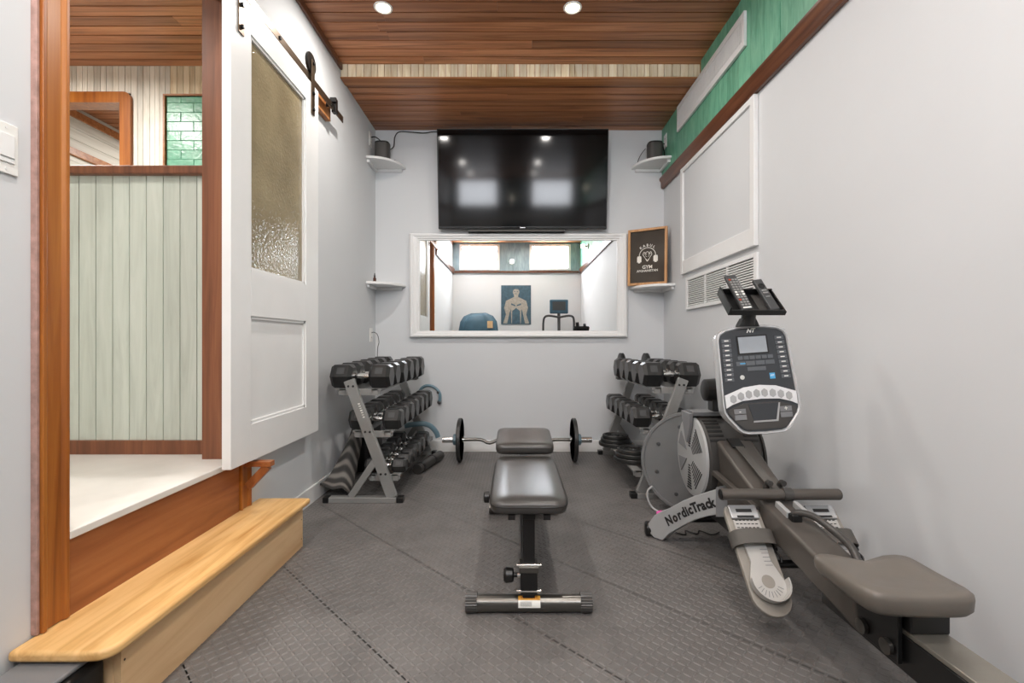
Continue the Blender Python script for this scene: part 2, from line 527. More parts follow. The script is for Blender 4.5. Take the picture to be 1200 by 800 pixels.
# rear wall behind the camera (seen in the mirror): dark green boards and two high windows
gr = struct(MB().box(XL, XR, YR, YR+0.008, 2.30, ZC).build('wall_rear_upper', 'dark_green'))
x = XL
while x < XR - 0.01:
    w = min(0.14, XR - x)
    piece('board', MB().box(0.001, w-0.001, 0, 0.01, 0, ZC-2.31).mesh('board', Vector((0,0,0)), 'dark_green'), gr, (x, YR+0.008, 2.31))
    x += w
struct(MB().box(XL+0.04, XR-0.045, YR+0.018, YR+0.045, 2.29, 2.325).build('trim_6', 'cedar_y', bevel=0.003))
for k, (xa, xb) in enumerate(((-1.02, -0.34), (0.34, 1.04))):
    w = struct(MB().box(xa, xb, YR+0.018, YR+0.024, 2.38, 2.80).build('window_%d' % (k+1), 'white_paint'))
    fr = MB()
    fr.box(xa-0.05, xa, YR+0.018, YR+0.045, 2.34, 2.84); fr.box(xb, xb+0.05, YR+0.018, YR+0.045, 2.34, 2.84)
    fr.box(xa, xb, YR+0.018, YR+0.045, 2.34, 2.38); fr.box(xa, xb, YR+0.018, YR+0.045, 2.80, 2.84)
    fr.build('window_frame', 'white_paint', w)
    MB().box(xa, xb, YR+0.0245, YR+0.028, 2.38, 2.80).build('pane', 'day_glow', w)

# ------------------------------------------------------------------ right wall fittings
pn = thing('access_panel', 'large white framed access panel on the right-hand wall under the dark wood rail', 'panel', (XR, 3.07, 1.46))
MB().box(XR-0.012, XR, 2.56, 3.60, 1.56, 2.265).build('panel_board', 'wall_paint', pn)
for nm, (a, b, c, d, t) in {'stile': (2.513, 2.56, 1.465, 2.27, 0.026), 'stile.001': (3.585, 3.63, 1.465, 2.27, 0.026),
                      'bottom_rail': (2.56, 3.585, 1.465, 1.565, 0.024), 'top_rail': (2.56, 3.585, 2.235, 2.27, 0.024)}.items():
    MB().box(XR-t, XR, a, b, c, d).build(nm.split('.')[0], 'white_paint', pn, bevel=0.003)
vg = thing('return_vent', 'white horizontal louvre air return vent below the framed access panel', 'vent', (XR, 3.02, 1.19))
MB().box(XR-0.003, XR, 2.53, 3.52, 1.21, 1.415).build('backing', 'black', vg)
fr = MB()
fr.box(XR-0.016, XR, 2.505, 2.54, 1.19, 1.43); fr.box(XR-0.016, XR, 3.51, 3.545, 1.19, 1.43)
fr.box(XR-0.016, XR, 2.54, 3.51, 1.19, 1.215); fr.box(XR-0.016, XR, 2.54, 3.51, 1.405, 1.43)
fr.build('frame', 'white_paint', vg, bevel=0.003)
for k in range(13):
    z = 1.222 + k*0.0142
    MB().bar((XR-0.0085, 2.54, z), (XR-0.0085, 3.51, z), 0.0105, 0.006, (0.35, 0, 1)).build('louvre', 'white_paint', vg)
for yy in (2.86, 3.19): MB().box(XR-0.015, XR-0.003, yy-0.006, yy+0.006, 1.215, 1.405).build('divider', 'white_paint', vg)
hv = thing('supply_vent', 'long white slotted air vent on the green boarded upper wall', 'vent', (XR-0.02, 3.13, 2.57))
q = XR - 0.021
MB().box(q-0.004, q, 2.62, 3.65, 2.60, 2.75).build('backing', 'rack_grey', hv)
fr = MB()
fr.box(q-0.018, q, 2.595, 2.625, 2.575, 2.77); fr.box(q-0.018, q, 3.64, 3.67, 2.575, 2.77)
fr.box(q-0.018, q, 2.625, 3.64, 2.575, 2.615); fr.box(q-0.018, q, 2.625, 3.64, 2.735, 2.77)
fr.build('frame', 'white_paint', hv, bevel=0.003)
for k in range(46):
    yy = 2.64 + k*0.0217
    MB().box(q-0.014, q-0.004, yy, yy+0.011, 2.615, 2.735).build('fin', 'white_paint', hv)

def outlet(name, label, p, n, plug=False):
    """duplex plate; n is +1 or -1, the x direction it faces"""
    t = thing(name, label, 'outlet', p)
    x, y, z = p
    MB().box(min(x, x+n*0.006), max(x, x+n*0.006), y-0.035, y+0.035, z-0.058, z+0.058).build('cover_plate', 'white_plastic', t, bevel=0.002)
    for dz in (-0.02, 0.02):
        s = MB().lathe([(0, 0.016), (0.002, 0.016)], (x+n*0.006, y, z+dz), (n,0,0), 12).build('socket', 'white_plastic', t)
        MB().box(min(x+n*0.008, x+n*0.0086), max(x+n*0.008, x+n*0.0086), y-0.007, y-0.004, z+dz-0.005, z+dz+0.005).box(min(x+n*0.008, x+n*0.0086), max(x+n*0.008, x+n*0.0086), y+0.004, y+0.007, z+dz-0.005, z+dz+0.005).build('slot', 'ink', s)
    return t
outlet('wall_outlet', 'white wall outlet low on the wall behind the rowing machine', (XR, 2.40, 0.24), -1)
outlet('wall_outlet', 'white wall outlet with a thin cord above the dumbbell rack by the barn door', (XL, 3.97, 1.01), 1)
outlet('wall_outlet', 'white wall outlet with black plugs beside the speaker on the white wall', (XL, 3.955, 2.64), 1)
outlet('wall_outlet', 'white wall outlet on the green boards behind the speaker', (XR-0.021, 3.99, 2.64), -1)

# ------------------------------------------------------------------ doorway on the left: jambs, casing, riser, landing
cj = struct(MB().box(XL-TJ-0.01, XL+0.004, D0-0.002, D0+0.018, ZL, 2.44).box(XL-TJ-0.01, XL+0.004, D1-0.018, D1+0.002, ZL, 2.44).build('door_jamb', 'jamb_dark'))
struct(MB().box(XL, XL+0.016, D0-0.083, D0-0.0745, 0.222, 2.53).build('trim_15', 'pink_primer', bevel=0.002))
ca = [(0, 0), (0.024, 0), (0.024, 0.010), (0.015, 0.018), (0.015, 0.056), (0.022, 0.064), (0.022, 0.074), (0, 0.074)]
struct(MB().prism([(XL + a, D0 - 0.074 + b) for a, b in ca], 'z', 0.222, 2.53).build('trim_7', 'jamb_wood', bevel=0.002))
struct(MB().prism([(XL + a, D1 + 0.082 - b) for a, b in ca], 'z', 0.0, 2.36).build('trim_8', 'jamb_wood', bevel=0.002))
struct(MB().box(XL, XL+0.014, D0, D1, 0.02, ZL-0.012).build('trim_9', 'riser_wood', bevel=0.002))
hf = struct(MB().box(HX, XL+0.022, D0, 2.125, ZL-0.024, ZL).box(HX, XL-TJ, 2.125, 6.0, ZL-0.024, ZL).box(HX, XL-TJ, 0.5, D0, ZL-0.024, ZL).build('floor_hall', 'stone_floor', bevel=0.004))
# small wooden corbel under the landing edge that carries the door guide
cb = thing('door_guide_bracket', 'small brown wooden corbel bracket under the bottom edge of the barn door', 'bracket', (XL+0.02, 2.09, 0.3))
MB().box(XL+0.022, XL+0.135, 2.075, 2.115, 0.405, 0.428).build('top_arm', 'riser_wood', cb, bevel=0.002)
MB().bar((XL+0.03, 2.095, 0.315), (XL+0.115, 2.095, 0.405), 0.034, 0.026, (0,1,0)).build('brace', 'riser_wood', cb, bevel=0.002)

st = thing('wooden_step', 'honey-coloured wooden step with a rounded tread and pale plywood front', 'step', (XL+0.12, 1.72, 0))
tr = [(XL+0.002, 1.120), (XL+0.18, 1.120)] + [(XL+0.246 - 0.05 + 0.05*math.sin(a), 1.170 - 0.05*math.cos(a)) for a in [R(10*k) for k in range(2, 10)]] + [(XL+0.246, 2.232), (XL+0.002, 2.232)]
MB().prism(tr, 'z', 0.192, 0.220).build('tread', 'tread_wood', st, bevel=0.011, seg=3)
MB().box(XL+0.198, XL+0.218, 1.19, 2.21, 0.0, 0.192).build('front_board', 'ply', st, bevel=0.001)
MB().box(XL+0.016, XL+0.197, 1.19, 1.209, 0.0, 0.192).build('end_board', 'ply', st, bevel=0.001)
MB().box(XL+0.016, XL+0.197, 2.191, 2.21, 0.0, 0.192).build('end_board', 'ply', st, bevel=0.001)
for yy, zz in ((1.20, 0.15), (1.20, 0.06), (2.195, 0.13), (2.195, 0.04)):
    MB().lathe([(0, 0.003), (0.0006, 0.003)], (XL+0.218, yy, zz), (1,0,0), 8).build('screw', 'ink', st)
bk = thing('black_riser_block', 'low black rubber-topped block on the floor against the end of the wooden step', 'block', (XL+0.11, 0.9, 0))
MB().box(XL+0.004, XL+0.185, 0.62, 1.185, 0.0, 0.172).build('body', 'black', bk, bevel=0.014, seg=3)
MB().box(XL+0.018, XL+0.168, 0.64, 1.165, 0.1722, 0.186).build('top_pad', 'rower_grey', bk, bevel=0.006)

# light switch
sw = thing('light_switch', 'white rocker light switch plate on the wall beside the wooden door casing', 'switch', (XL, 1.1, 1.41))
MB().box(XL, XL+0.006, 1.030, 1.146, 1.352, 1.472).build('cover_plate', 'white_plastic', sw, bevel=0.002)
for yy in (1.058, 1.118):
    MB().box(XL+0.006, XL+0.009, yy-0.017, yy+0.017, 1.378, 1.446).build('rocker', 'white_paint', sw, bevel=0.0015)
    MB().box(XL+0.009, XL+0.0098, yy-0.016, yy+0.016, 1.389, 1.392).build('rocker_slot', 'rack_grey', sw)
    for zz in (1.363, 1.461): MB().lathe([(0, 0.003), (0.001, 0.003)], (XL+0.006, yy, zz), (1,0,0), 8).build('screw', 'white_paint', sw)

# ------------------------------------------------------------------ hall beyond the doorway
struct(MB().box(HX-0.1, HX, 0.5, 6.0, 0.3, ZC+0.1).build('wall_hall_far', 'white_plank'))
struct(MB().box(HX, XL-TJ, 0.4, 0.5, 0.3, ZC+0.1).build('wall_hall_near', 'wall_paint'))
struct(MB().box(HX, XL-TJ, 6.0, 6.1, 0.3, ZC+0.1).build('wall_hall_end', 'wall_paint'))
struct(MB().box(XL-TJ-0.1, XL-TJ-0.002, YB, 6.0, 0.3, ZC+0.1).build('wall_hall_side', 'wall_paint'))
ch = struct(MB().box(HX, XL-TJ, 0.5, 6.0, ZC+0.018, ZC+0.1).build('ceiling_hall', 'groove'))
lay_planks(ch, HX, XL-TJ, 0.6, 5.98, ZC+0.018, 0.6)

# half-height boarded partition
YP = 2.13
pa = thing('half_wall', 'pale green half-height boarded partition with dark wood cap and base rails', 'partition', (-2.4, YP, ZL))
MB().box(HX, XL-TJ-0.02, YP+0.012, YP+0.05, ZL, 1.70).build('backing', 'groove', pa)
bmw = MB().box(0.002, 0.0758-0.002, 0, 0.0115, 0, 1.70-ZL-0.062).mesh('board', Vector((0,0,0)), 'wainscot')
x = XL - TJ - 0.022 - 0.0758
while x > HX:
    piece('board', bmw, pa, (x, YP, ZL+0.062)); x -= 0.0758
MB().box(HX, XL-TJ-0.02, YP-0.014, YP+0.012, ZL, ZL+0.062).build('base_rail', 'jamb_dark', pa, bevel=0.003)
MB().box(HX, XL-TJ-0.02, YP-0.03, YP+0.08, 1.70, 1.738).build('cap_rail', 'jamb_dark', pa, bevel=0.006)
MB().box(XL-TJ-0.045, XL-TJ-0.012, YP-0.04, YP-0.03, 1.69, 1.735).build('cap_stop', 'black_metal', pa, bevel=0.003)
struct(MB().box(XL-TJ-0.022, XL-TJ-0.0105, D1+0.003, YP+0.06, ZL, ZC).build('trim_10', 'jamb_dark', bevel=0.003))

# beaded wall with a round-cornered opening and a green brick recess
YW = 3.31
OX0, OX1, OZ1 = -3.45, -2.66, 2.685       # opening
GX0, GX1, GZ1 = -2.435, -2.145, 2.665     # brick recess
wh = MB()
wh.box(HX, OX0, YW, YW+0.08, ZL, ZC); wh.box(OX0, OX1, YW, YW+0.08, OZ1, ZC); wh.box(OX1, GX0, YW, YW+0.08, ZL, ZC)
wh.box(GX0, GX1, YW, YW+0.08, GZ1, ZC); wh.box(GX1, XL-TJ, YW, YW+0.08, ZL, ZC); wh.box(OX0, OX1, YW, YW+0.08, ZL, 1.5); wh.box(GX0, GX1, YW, YW+0.08, ZL, 1.4)
wh = struct(wh.build('wall_hall_beaded', 'groove'))
x = HX
while x < XL - TJ - 0.01:
    w = min(random.choice([0.034, 0.04, 0.046]), XL - TJ - x)
    cx = x + w/2
    z0 = ZL; z1 = ZC - 0.001
    if OX0 < cx < OX1: z0 = OZ1
    elif GX0 < cx < GX1: z0 = GZ1
    mt = 'bead_pale' if cx < -2.40 else 'bead'
    piece('bead_board', MB().box(0.0016, w-0.0016, -0.010, 0, 0, z1-z0).mesh('bead_board', Vector((0,0,0)), mt), wh, (x, YW, z0))
    x += w
# rounded frame
def round_frame(x0, x1, z0, z1, r, t):
    def loop(o, rr):
        pts = [(x0-o, z0), (x0-o, z1+o-rr)]
        pts += [(x0-o+rr - rr*math.cos(R(a)), z1+o-rr + rr*math.sin(R(a))) for a in range(15, 90, 15)]
        pts += [(x0-o+rr, z1+o), (x1+o-rr, z1+o)]
        pts += [(x1+o-rr + rr*math.sin(R(a)), z1+o-rr + rr*math.cos(R(a))) for a in range(15, 90, 15)]
        pts += [(x1+o, z1+o-rr), (x1+o, z0)]
        return pts
    a = loop(0, r); b = loop(-t, max(r-t, 0.005)); n = len(a); mb = MB()
    vs = [(p[0], YW-0.032, p[1]) for p in a] + [(p[0], YW-0.032, p[1]) for p in b] + [(p[0], YW+0.08, p[1]) for p in a] + [(p[0], YW+0.08, p[1]) for p in b]
    fs = []
    for i in range(n-1):
        fs += [(i, i+1, n+i+1, n+i), (2*n+i, 2*n+i+1, i+1, i), (n+i, n+i+1, 3*n+i+1, 3*n+i), (3*n+i, 3*n+i+1, 2*n+i+1, 2*n+i)]
    fs += [(0, n, 3*n, 2*n), (n-1, 2*n-1, 4*n-1, 3*n-1)]
    return mb.add(vs, fs)
struct(round_frame(OX0, OX1, 1.5, OZ1, 0.05, 0.075).build('window_3', 'jamb_wood', smooth=30))
gb = struct(MB().box(GX0+0.001, GX1-0.001, YW+0.006, YW+0.2, 1.45, GZ1-0.001).build('wall_hall_brick', 'mortar_green'))
zz = 1.5; row = 0
while zz < GZ1 - 0.01:
    xx = GX0 - (0.09 if row % 2 else 0.0)
    while xx < GX1:
        a, b = max(xx, GX0) + 0.001, min(xx + 0.193, GX1) - 0.001
        if b - a > 0.01:
            dy = random.uniform(0, 0.008)
            MB().box(a, b, YW+0.001-dy*0.4, YW+0.006, zz+0.0005, min(zz+0.0655, GZ1)).build('brick', 'brick_green', gb, bevel=0.003)
        xx += 0.193
    zz += 0.066; row += 1
struct(MB().box(GX0-0.012, GX0, YW-0.016, YW+0.08, 1.5, GZ1+0.012).box(GX0, GX1, YW-0.016, YW+0.08, GZ1, GZ1+0.012).build('trim_11', 'trim_orange'))
# far side of that room: rails along its plank wall, and a beam
struct(MB().box(HX, HX+0.03, YW+0.1, 6.0, 2.775, 2.835).build('trim_12', 'trim_orange', bevel=0.004))
struct(MB().box(HX, HX+0.04, YW+0.1, 6.0, 2.46, 2.52).build('trim_13', 'trim_orange', bevel=0.004))
hp = struct(MB().box(HX, HX+0.004, YW+0.1, 5.99, 1.2, 2.775).build('wall_hall_planks', 'groove'))
for k in range(17):
    z = 1.25 + k*0.09
    piece('plank', MB().box(0, 0.012, 0.01, 2.58, 0.001, 0.088).mesh('plank', Vector((0,0,0)), 'white_plank'), hp, (HX+0.004, YW+0.1, z))
struct(MB().box(HX, XL-TJ, 3.62, 3.66, 2.78, 2.83).build('trim_14', 'trim_orange', bevel=0.004))

# ------------------------------------------------------------------ downlights
def downlight(x, y, watts, label, z=ZC):
    t = thing('recessed_light', label, 'ceiling light', (x, y, z), group='round recessed downlights in the plank ceilings')
    MB().lathe([(0.001, 0.054), (-0.004, 0.052), (-0.006, 0.047), (-0.003, 0.041), (0.001, 0.041)], (x, y, z), (0,0,1), 28).build('trim_ring', 'white_paint', t, smooth=40)
    MB().lathe([(-0.003, 0.0), (-0.003, 0.041), (0.0, 0.041)], (x, y, z), (0,0,1), 28).build('lens', 'lens_glow', t)
    L = bpy.data.lights.new('downlight', 'AREA'); L.shape = 'DISK'; L.size = 0.078; L.energy = watts; L.color = (1.0, 0.955, 0.90); L.spread = R(170)
    lo = bpy.data.objects.new('downlight', L); COL.objects.link(lo)
    lo.parent = t; lo.location = (0, 0, -0.006)
    return t
downlight(-0.756, 2.725, LAMP_W, 'round recessed downlight near the barn door end of the ceiling step')
downlight(0.334, 2.725, LAMP_W, 'round recessed downlight in the ceiling planks in front of the television')
downlight(-0.756, 0.9, LAMP_W, 'added fill downlight in the ceiling above the wooden step')  # this middle pair is added out of view to light the gym
downlight(0.334, 0.9, LAMP_W, 'added fill downlight in the ceiling above the near end of the bench')  # second lamp of the added middle pair
downlight(-0.756, -0.35, LAMP_W, 'added downlight brightening the rear wall near the teal covered machine')  # rear pair added so the rear wall reads brighter in the mirror
downlight(0.334, -0.35, LAMP_W, 'added downlight brightening the rear wall near the exercise bike')  # other half of the added rear pair
downlight(-2.2, 1.2, HALL_FILL_W*0.5, 'added unseen fill downlight in the hall ceiling before the half wall')  # added outside the view to light the hall, no fixture seen there
downlight(-2.9, 2.4, HALL_FILL_W*1.3, 'added unseen fill downlight in the hall ceiling by the beaded wall')  # added out of sight to brighten the beaded wall
downlight(-2.6, 4.6, HALL_FILL_W*1.6, 'added unseen fill downlight in the ceiling beyond the round-cornered opening')  # added to brighten the space behind the opening

# wall lamps behind the camera
def sconce(p, d, label):
    p = Vector(p); d = Vector(d)
    t = thing('wall_lamp', label, 'wall lamp', p.to_tuple())
    MB().lathe([(0, 0.045), (0.010, 0.045), (0.016, 0.038)], p, d, 24).build('back_plate', 'white_paint', t, smooth=40)
    MB().lathe([(0.016, 0.012), (0.045, 0.012), (0.046, 0.024), (0.056, 0.026)], p, d, 16).build('arm', 'bronze', t, smooth=40)
    c = p + d*0.088
    MB().ball(c, 0.034, 20, 12).build('bulb', 'lens_glow', t, smooth=60)
    L = bpy.data.lights.new('lamp_glow', 'POINT'); L.energy = SCONCE_W; L.color = (1.0, 0.93, 0.84); L.shadow_soft_size = 0.036
    lo = bpy.data.objects.new('lamp_glow', L); COL.objects.link(lo); lo.parent = t; lo.location = d*0.088
    return t
sconce((-0.05, YR+0.018, 2.50), (0, 1, 0), 'small round wall lamp on the rear wall between the two windows')
sconce((XR-0.022, 0.0, 2.60), (-1, 0, 0), 'small round wall lamp on the green boarded side wall')

# ------------------------------------------------------------------ sliding barn door
DX0, DX1 = XL+0.040, XL+0.077          # door thickness, hung clear of the wall
DY0, DY1, DZ0, DZ1 = 1.885, 2.727, 0.443, 2.392
bd = thing('barn_door', 'white sliding barn door with a tall obscure bronze glass pane', 'door', (DX0, 2.3, DZ0))
GA, GB = 2.03, 2.565                   # inner edges of the stiles
for a, b in ((DY0, GA), (GB, DY1)): MB().box(DX0, DX1, a, b, DZ0, DZ1).build('stile', 'white_paint', bd, bevel=0.002)
for a, b in ((DZ0, 0.60), (1.065, 1.262), (2.272, DZ1)): MB().box(DX0, DX1, GA, GB, a, b).build('cross_rail', 'white_paint', bd)
MB().box(DX0+0.010, DX0+0.022, GA, GB, 0.60, 1.065).build('panel', 'white_paint', bd)
MB().box(DX0+0.012, DX0+0.020, GA, GB, 1.262, 2.272).build('glass_pane', 'door_glass', bd)
def moulding(z0, z1, nm):
    mb = MB(); t = 0.013
    for y0, y1, a, b in ((GA, GA+t, z0, z1), (GB-t, GB, z0, z1), (GA, GB, z0, z0+t), (GA, GB, z1-t, z1)):
        mb.box(DX0+0.020, DX1-0.006, y0, y1, a, b)
    mb.build(nm, 'white_paint', bd)
moulding(0.60, 1.065, 'panel_moulding'); moulding(1.262, 2.272, 'glass_moulding')
for yy in (1.95, 2.645):
    hg = MB().box(DX1, DX1+0.006, yy-0.020, yy+0.020, 2.22, 2.52).build('hanger_strap', 'bronze', bd, bevel=0.002)
    MB().lathe([(-0.016, 0.055), (-0.012, 0.058), (-0.003, 0.058), (0.0, 0.055)], (DX1-0.002, yy, 2.508), (1,0,0), 24).build('roller_wheel', 'black_metal', hg, smooth=40)
    for z in (2.25, 2.34, 2.505): MB().lathe([(0, 0.010), (0.007, 0.010), (0.009, 0.005)], (DX1+0.006, yy, z), (1,0,0), 6).build('bolt', 'black_metal', hg)
br = thing('barn_door_track', 'flat bronze barn door track on an orange wood header board', 'door track', (XL, 2.2, 2.4))
MB().box(XL+0.002, XL+0.034, 1.02, 3.02, 2.355, 2.475).build('header_board', 'trim_orange', br, bevel=0.003)
MB().box(DX1-0.018, DX1-0.010, 1.0, 3.15, 2.408, 2.448).build('track_bar', 'bronze', br, bevel=0.001)
for yy in (1.25, 1.75, 2.3, 2.95):
    MB().lathe([(0, 0.012), (DX1-0.018-XL-0.034, 0.012)], (XL+0.034, yy, 2.428), (1,0,0), 12).build('spacer', 'black_metal', br)
    MB().lathe([(0, 0.011), (0.006, 0.010)], (DX1-0.010, yy, 2.428), (1,0,0), 6).build('bolt', 'black_metal', br)
MB().box(DX1-0.024, DX1+0.004, 2.98, 3.02, 2.40, 2.49).box(DX1-0.03, DX1+0.01, 2.965, 2.985, 2.455, 2.485).build('end_stop', 'black_metal', br, bevel=0.003)

# ------------------------------------------------------------------ television
Mtv = Matrix.Translation((0.068, 3.99, 2.317)) @ Matrix.Rotation(R(6.5), 4, 'X')
tv = thing('television', 'large black flat screen television tilted on the back wall', 'television', (0.068, 4.05, 1.9))
w2, h2 = 0.715, 0.408
MB().box(-w2, w2, -0.012, 0.02, -h2, h2, Mtv).box(-0.45, 0.45, 0.0201, 0.05, -0.30, 0.22, Mtv).build('housing', 'black', tv, bevel=0.004)
MB().box(-w2+0.008, w2-0.008, -0.0135, -0.0125, -h2+0.022, h2-0.008, Mtv).build('screen', 'tv_screen', tv)
MB().box(-w2+0.004, w2-0.004, -0.0150, -0.0128, -h2+0.004, -h2+0.018, Mtv).build('lower_bezel', 'black_gloss', tv)
MB().box(-0.022, 0.022, -0.0160, -0.0152, -h2+0.007, -h2+0.015, Mtv).build('badge', 'silver', tv)
MB().box(-0.2, 0.3, 4.045, YB-0.001, 2.1, 2.5).build('wall_mount', 'black_metal', tv)
sb = thing('sound_bar', 'slim black sound bar tucked under the television on the mirror frame', 'speaker', (0.02, 4.06, 1.888))
MB().box(-0.40, 0.43, 4.025, YB-0.002, 1.889, 1.9075).build('body', 'black', sb, bevel=0.004)
MB().box(-0.38, 0.41, 4.0235, 4.0245, 1.892, 1.905).build('grille', 'speaker_mesh', sb)

# ------------------------------------------------------------------ wall mirror
mi = thing('wall_mirror', 'wide mirror in a white moulded frame on the back wall below the television', 'mirror', (0.03, YB, 0.99))
mx0, mx1, mz0, mz1, fw = -0.907, 0.974, 0.990, 1.886, 0.092
MB().box(mx0+fw-0.005, mx1-fw+0.005, YB-0.012, YB-0.008, mz0+fw*0.6-0.005, mz1-fw*0.6+0.005).build('mirror_glass', 'mirror', mi)
MB().box(mx0+0.01, mx1-0.01, YB-0.0075, YB-0.001, mz0+0.01, mz1-0.01).build('backboard', 'white_paint', mi)
prof = [(0.0, 0.008), (0.0, 0.030), (0.014, 0.044), (0.030, 0.044), (0.040, 0.036), (0.058, 0.034), (0.068, 0.026), (0.080, 0.026), (0.080, 0.008)]
def miter(a, b, inn):
    """frame member from corner a to corner b, inn points into the mirror"""
    a = Vector(a); b = Vector(b); d = (b-a).normalized(); i = Vector(inn); rings = []
    for p, s in ((a, 1), (b, -1)):
        rings.append([p + i*u*sc + d*s*u*sd + Vector((0, -v, 0)) for u, v in prof])
    return rings
sc, sd = 1.0, 1.0
cor = [(mx0, YB, mz0), (mx1, YB, mz0), (mx1, YB, mz1), (mx0, YB, mz1)]
for k, inn in enumerate(((0,0,1), (-1,0,0), (0,0,-1), (1,0,0))):
    sc = 0.72 if k in (0, 2) else 1.12; sd = 1.12 if k in (0, 2) else 0.72
    MB().loft(miter(cor[k], cor[(k+1) % 4], inn)).build('frame_rail', 'white_paint', mi)

# ------------------------------------------------------------------ corner shelves
def corner_shelf(label, xc, sx, ztop, r=0.265, ry=0.27):
    """quarter-round shelf in the corner at (xc, YB); sx is +1 for the corner whose room lies towards +x"""
    t = thing('corner_shelf', label, 'shelf', (xc, YB, ztop-0.05))
    pts = [(xc, YB)] + [(xc + sx*r*math.cos(R(a)), YB - ry*math.sin(R(a))) for a in range(0, 91, 6)]
    MB().prism(pts, 'z', ztop-0.022, ztop).build('board', 'white_paint', t, bevel=0.005)
    MB().box(min(xc, xc+sx*r*0.88), max(xc, xc+sx*r*0.88), YB-0.022, YB, ztop-0.046, ztop-0.022).build('cleat', 'white_paint', t, bevel=0.003)
    MB().box(min(xc, xc+sx*0.022), max(xc, xc+sx*0.022), YB-ry*0.9, YB-0.0225, ztop-0.046, ztop-0.022).build('cleat', 'white_paint', t, bevel=0.003)
    return t
corner_shelf('white quarter-round corner shelf with a speaker, between white walls', XL, 1, 2.465)
corner_shelf('white quarter-round corner shelf holding a tiny amber bottle', XL, 1, 1.445)
corner_shelf('white quarter-round corner shelf with a speaker, against the green boards', XR-0.021, -1, 2.465)
corner_shelf('white quarter-round corner shelf that the framed gym print stands on', XR, -1, 1.425, 0.30, 0.30)

def speaker(label, x, y, z):
    t = thing('speaker', label, 'speaker', (x, y, z), group='small black speakers on the corner shelves')
    def ring(zz, rx, ry):
        return [(x + rx*math.copysign(abs(math.cos(a))**0.6, math.cos(a)), y + ry*math.copysign(abs(math.sin(a))**0.6, math.sin(a)), zz) for a in [2*math.pi*k/28 for k in range(28)]]
    MB().loft([ring(z+0.004, 0.057, 0.057), ring(z+0.014, 0.06, 0.06), ring(z+0.145, 0.06, 0.06)]).build('grille', 'speaker_mesh', t, smooth=40)
    MB().loft([ring(z+0.1451, 0.0605, 0.0605), ring(z+0.156, 0.0605, 0.0605), ring(z+0.161, 0.055, 0.055)]).build('top_cap', 'black', t, smooth=40)
    MB().loft([ring(z+0.0005, 0.058, 0.058), ring(z+0.0039, 0.0585, 0.0585)]).build('base', 'black', t, smooth=40)
    return t
sp1 = speaker('small black speaker on the corner shelf between the white walls', XL+0.095, 3.99, 2.465)
sp2 = speaker('small black speaker on the corner shelf against the green boards', XR-0.115, 3.99, 2.465)
# cords
def cord(name, label, pts, r=0.004, mat='black', k=6):
    if not isinstance(label, str):
        return MB().tube(pts, r, 6, k).build(name, mat, label, smooth=60)
    o = MB().tube(pts, r, 6, k).build(name, mat, None, smooth=60)
    return tag(o, label, 'cord')
cord('power_cord', sp1, [(XL+0.135, 4.07, 2.60), (XL+0.165, 4.085, 2.64), (XL+0.17, 4.095, 2.72), (XL+0.21, 4.097, 2.768), (XL+0.32, 4.097, 2.765), (XL+0.42, 4.097, 2.757), (XL+0.5, 4.097, 2.768), (-0.62, 4.097, 2.765)])
cord('power_cord', sp1, [(XL+0.14, 4.06, 2.495), (XL+0.175, 4.06, 2.51), (XL+0.20, 4.05, 2.49), (XL+0.205, 4.04, 2.471)], 0.003)
cord('power_cord', sp1, [(XL+0.010, 3.955, 2.66), (XL+0.04, 3.96, 2.665), (XL+0.07, 3.985, 2.65), (XL+0.085, 4.03, 2.632)], 0.005)
cord('power_cord', sp2, [(XR-0.178, 4.04, 2.60), (XR-0.21, 4.05, 2.56), (XR-0.235, 4.05, 2.51), (XR-0.245, 4.05, 2.47)], 0.003)
cord('power_cord', sp2, [(XR-0.032, 3.99, 2.62), (XR-0.05, 3.985, 2.61), (XR-0.045, 3.96, 2.54), (XR-0.04, 3.95, 2.471)], 0.004)
cord('charger_cord', 'thin black cord hanging from the outlet to the top of the dumbbells', [(XL+0.010, 3.97, 1.03), (XL+0.03, 3.97, 1.032), (XL+0.06, 3.96, 1.01), (XL+0.075, 3.95, 0.95), (XL+0.065, 3.95, 0.905), (XL+0.06, 3.95, 0.80)], 0.0028)
bt = thing('dropper_bottle', 'tiny amber glass dropper bottle on the lower corner shelf', 'bottle', (XL+0.02, 3.95, 1.445))
bx, by = XL+0.045, 3.93
MB().lathe([(0.0005, 0.013), (0.035, 0.013), (0.041, 0.007), (0.046, 0.007)], (bx, by, 1.445), (0,0,1), 16).build('glass_body', 'amber', bt, smooth=40)
MB().lathe([(0.0465, 0.008), (0.058, 0.008), (0.060, 0.005), (0.076, 0.004), (0.078, 0.0)], (bx, by, 1.445), (0,0,1), 12).build('dropper_cap', 'black', bt, smooth=40)

# ------------------------------------------------------------------ framed gym print standing across the corner
pl, pr = Vector((0.965, 4.03, 1.426)), Vector((1.245, 3.865, 1.426))
fp = thing('framed_print', 'wood-framed dark gym print standing across the corner on a white shelf', 'framed print', ((pl+pr)/2).to_tuple())
rt = (pr-pl); PWd = rt.length; PHt = 0.475
Mp = frame_to(rt, (0.02, 0.035, 1), (pl+pr)/2)          # x right, y up, z towards the room
MB().box(-PWd/2+0.012, PWd/2-0.012, 0.012, PHt-0.012, -0.012, 0.001, Mp).build('print', 'print_glass', fp)
for a, b, c, d in ((-PWd/2, -PWd/2+0.020, 0, PHt), (PWd/2-0.020, PWd/2, 0, PHt), (-PWd/2+0.020, PWd/2-0.020, 0, 0.020), (-PWd/2+0.020, PWd/2-0.020, PHt-0.020, PHt)):
    MB().box(a, b, c, d, -0.014, 0.014, Mp).build('frame_rail', 'frame_wood', fp, bevel=0.002)
cyp = 0.245
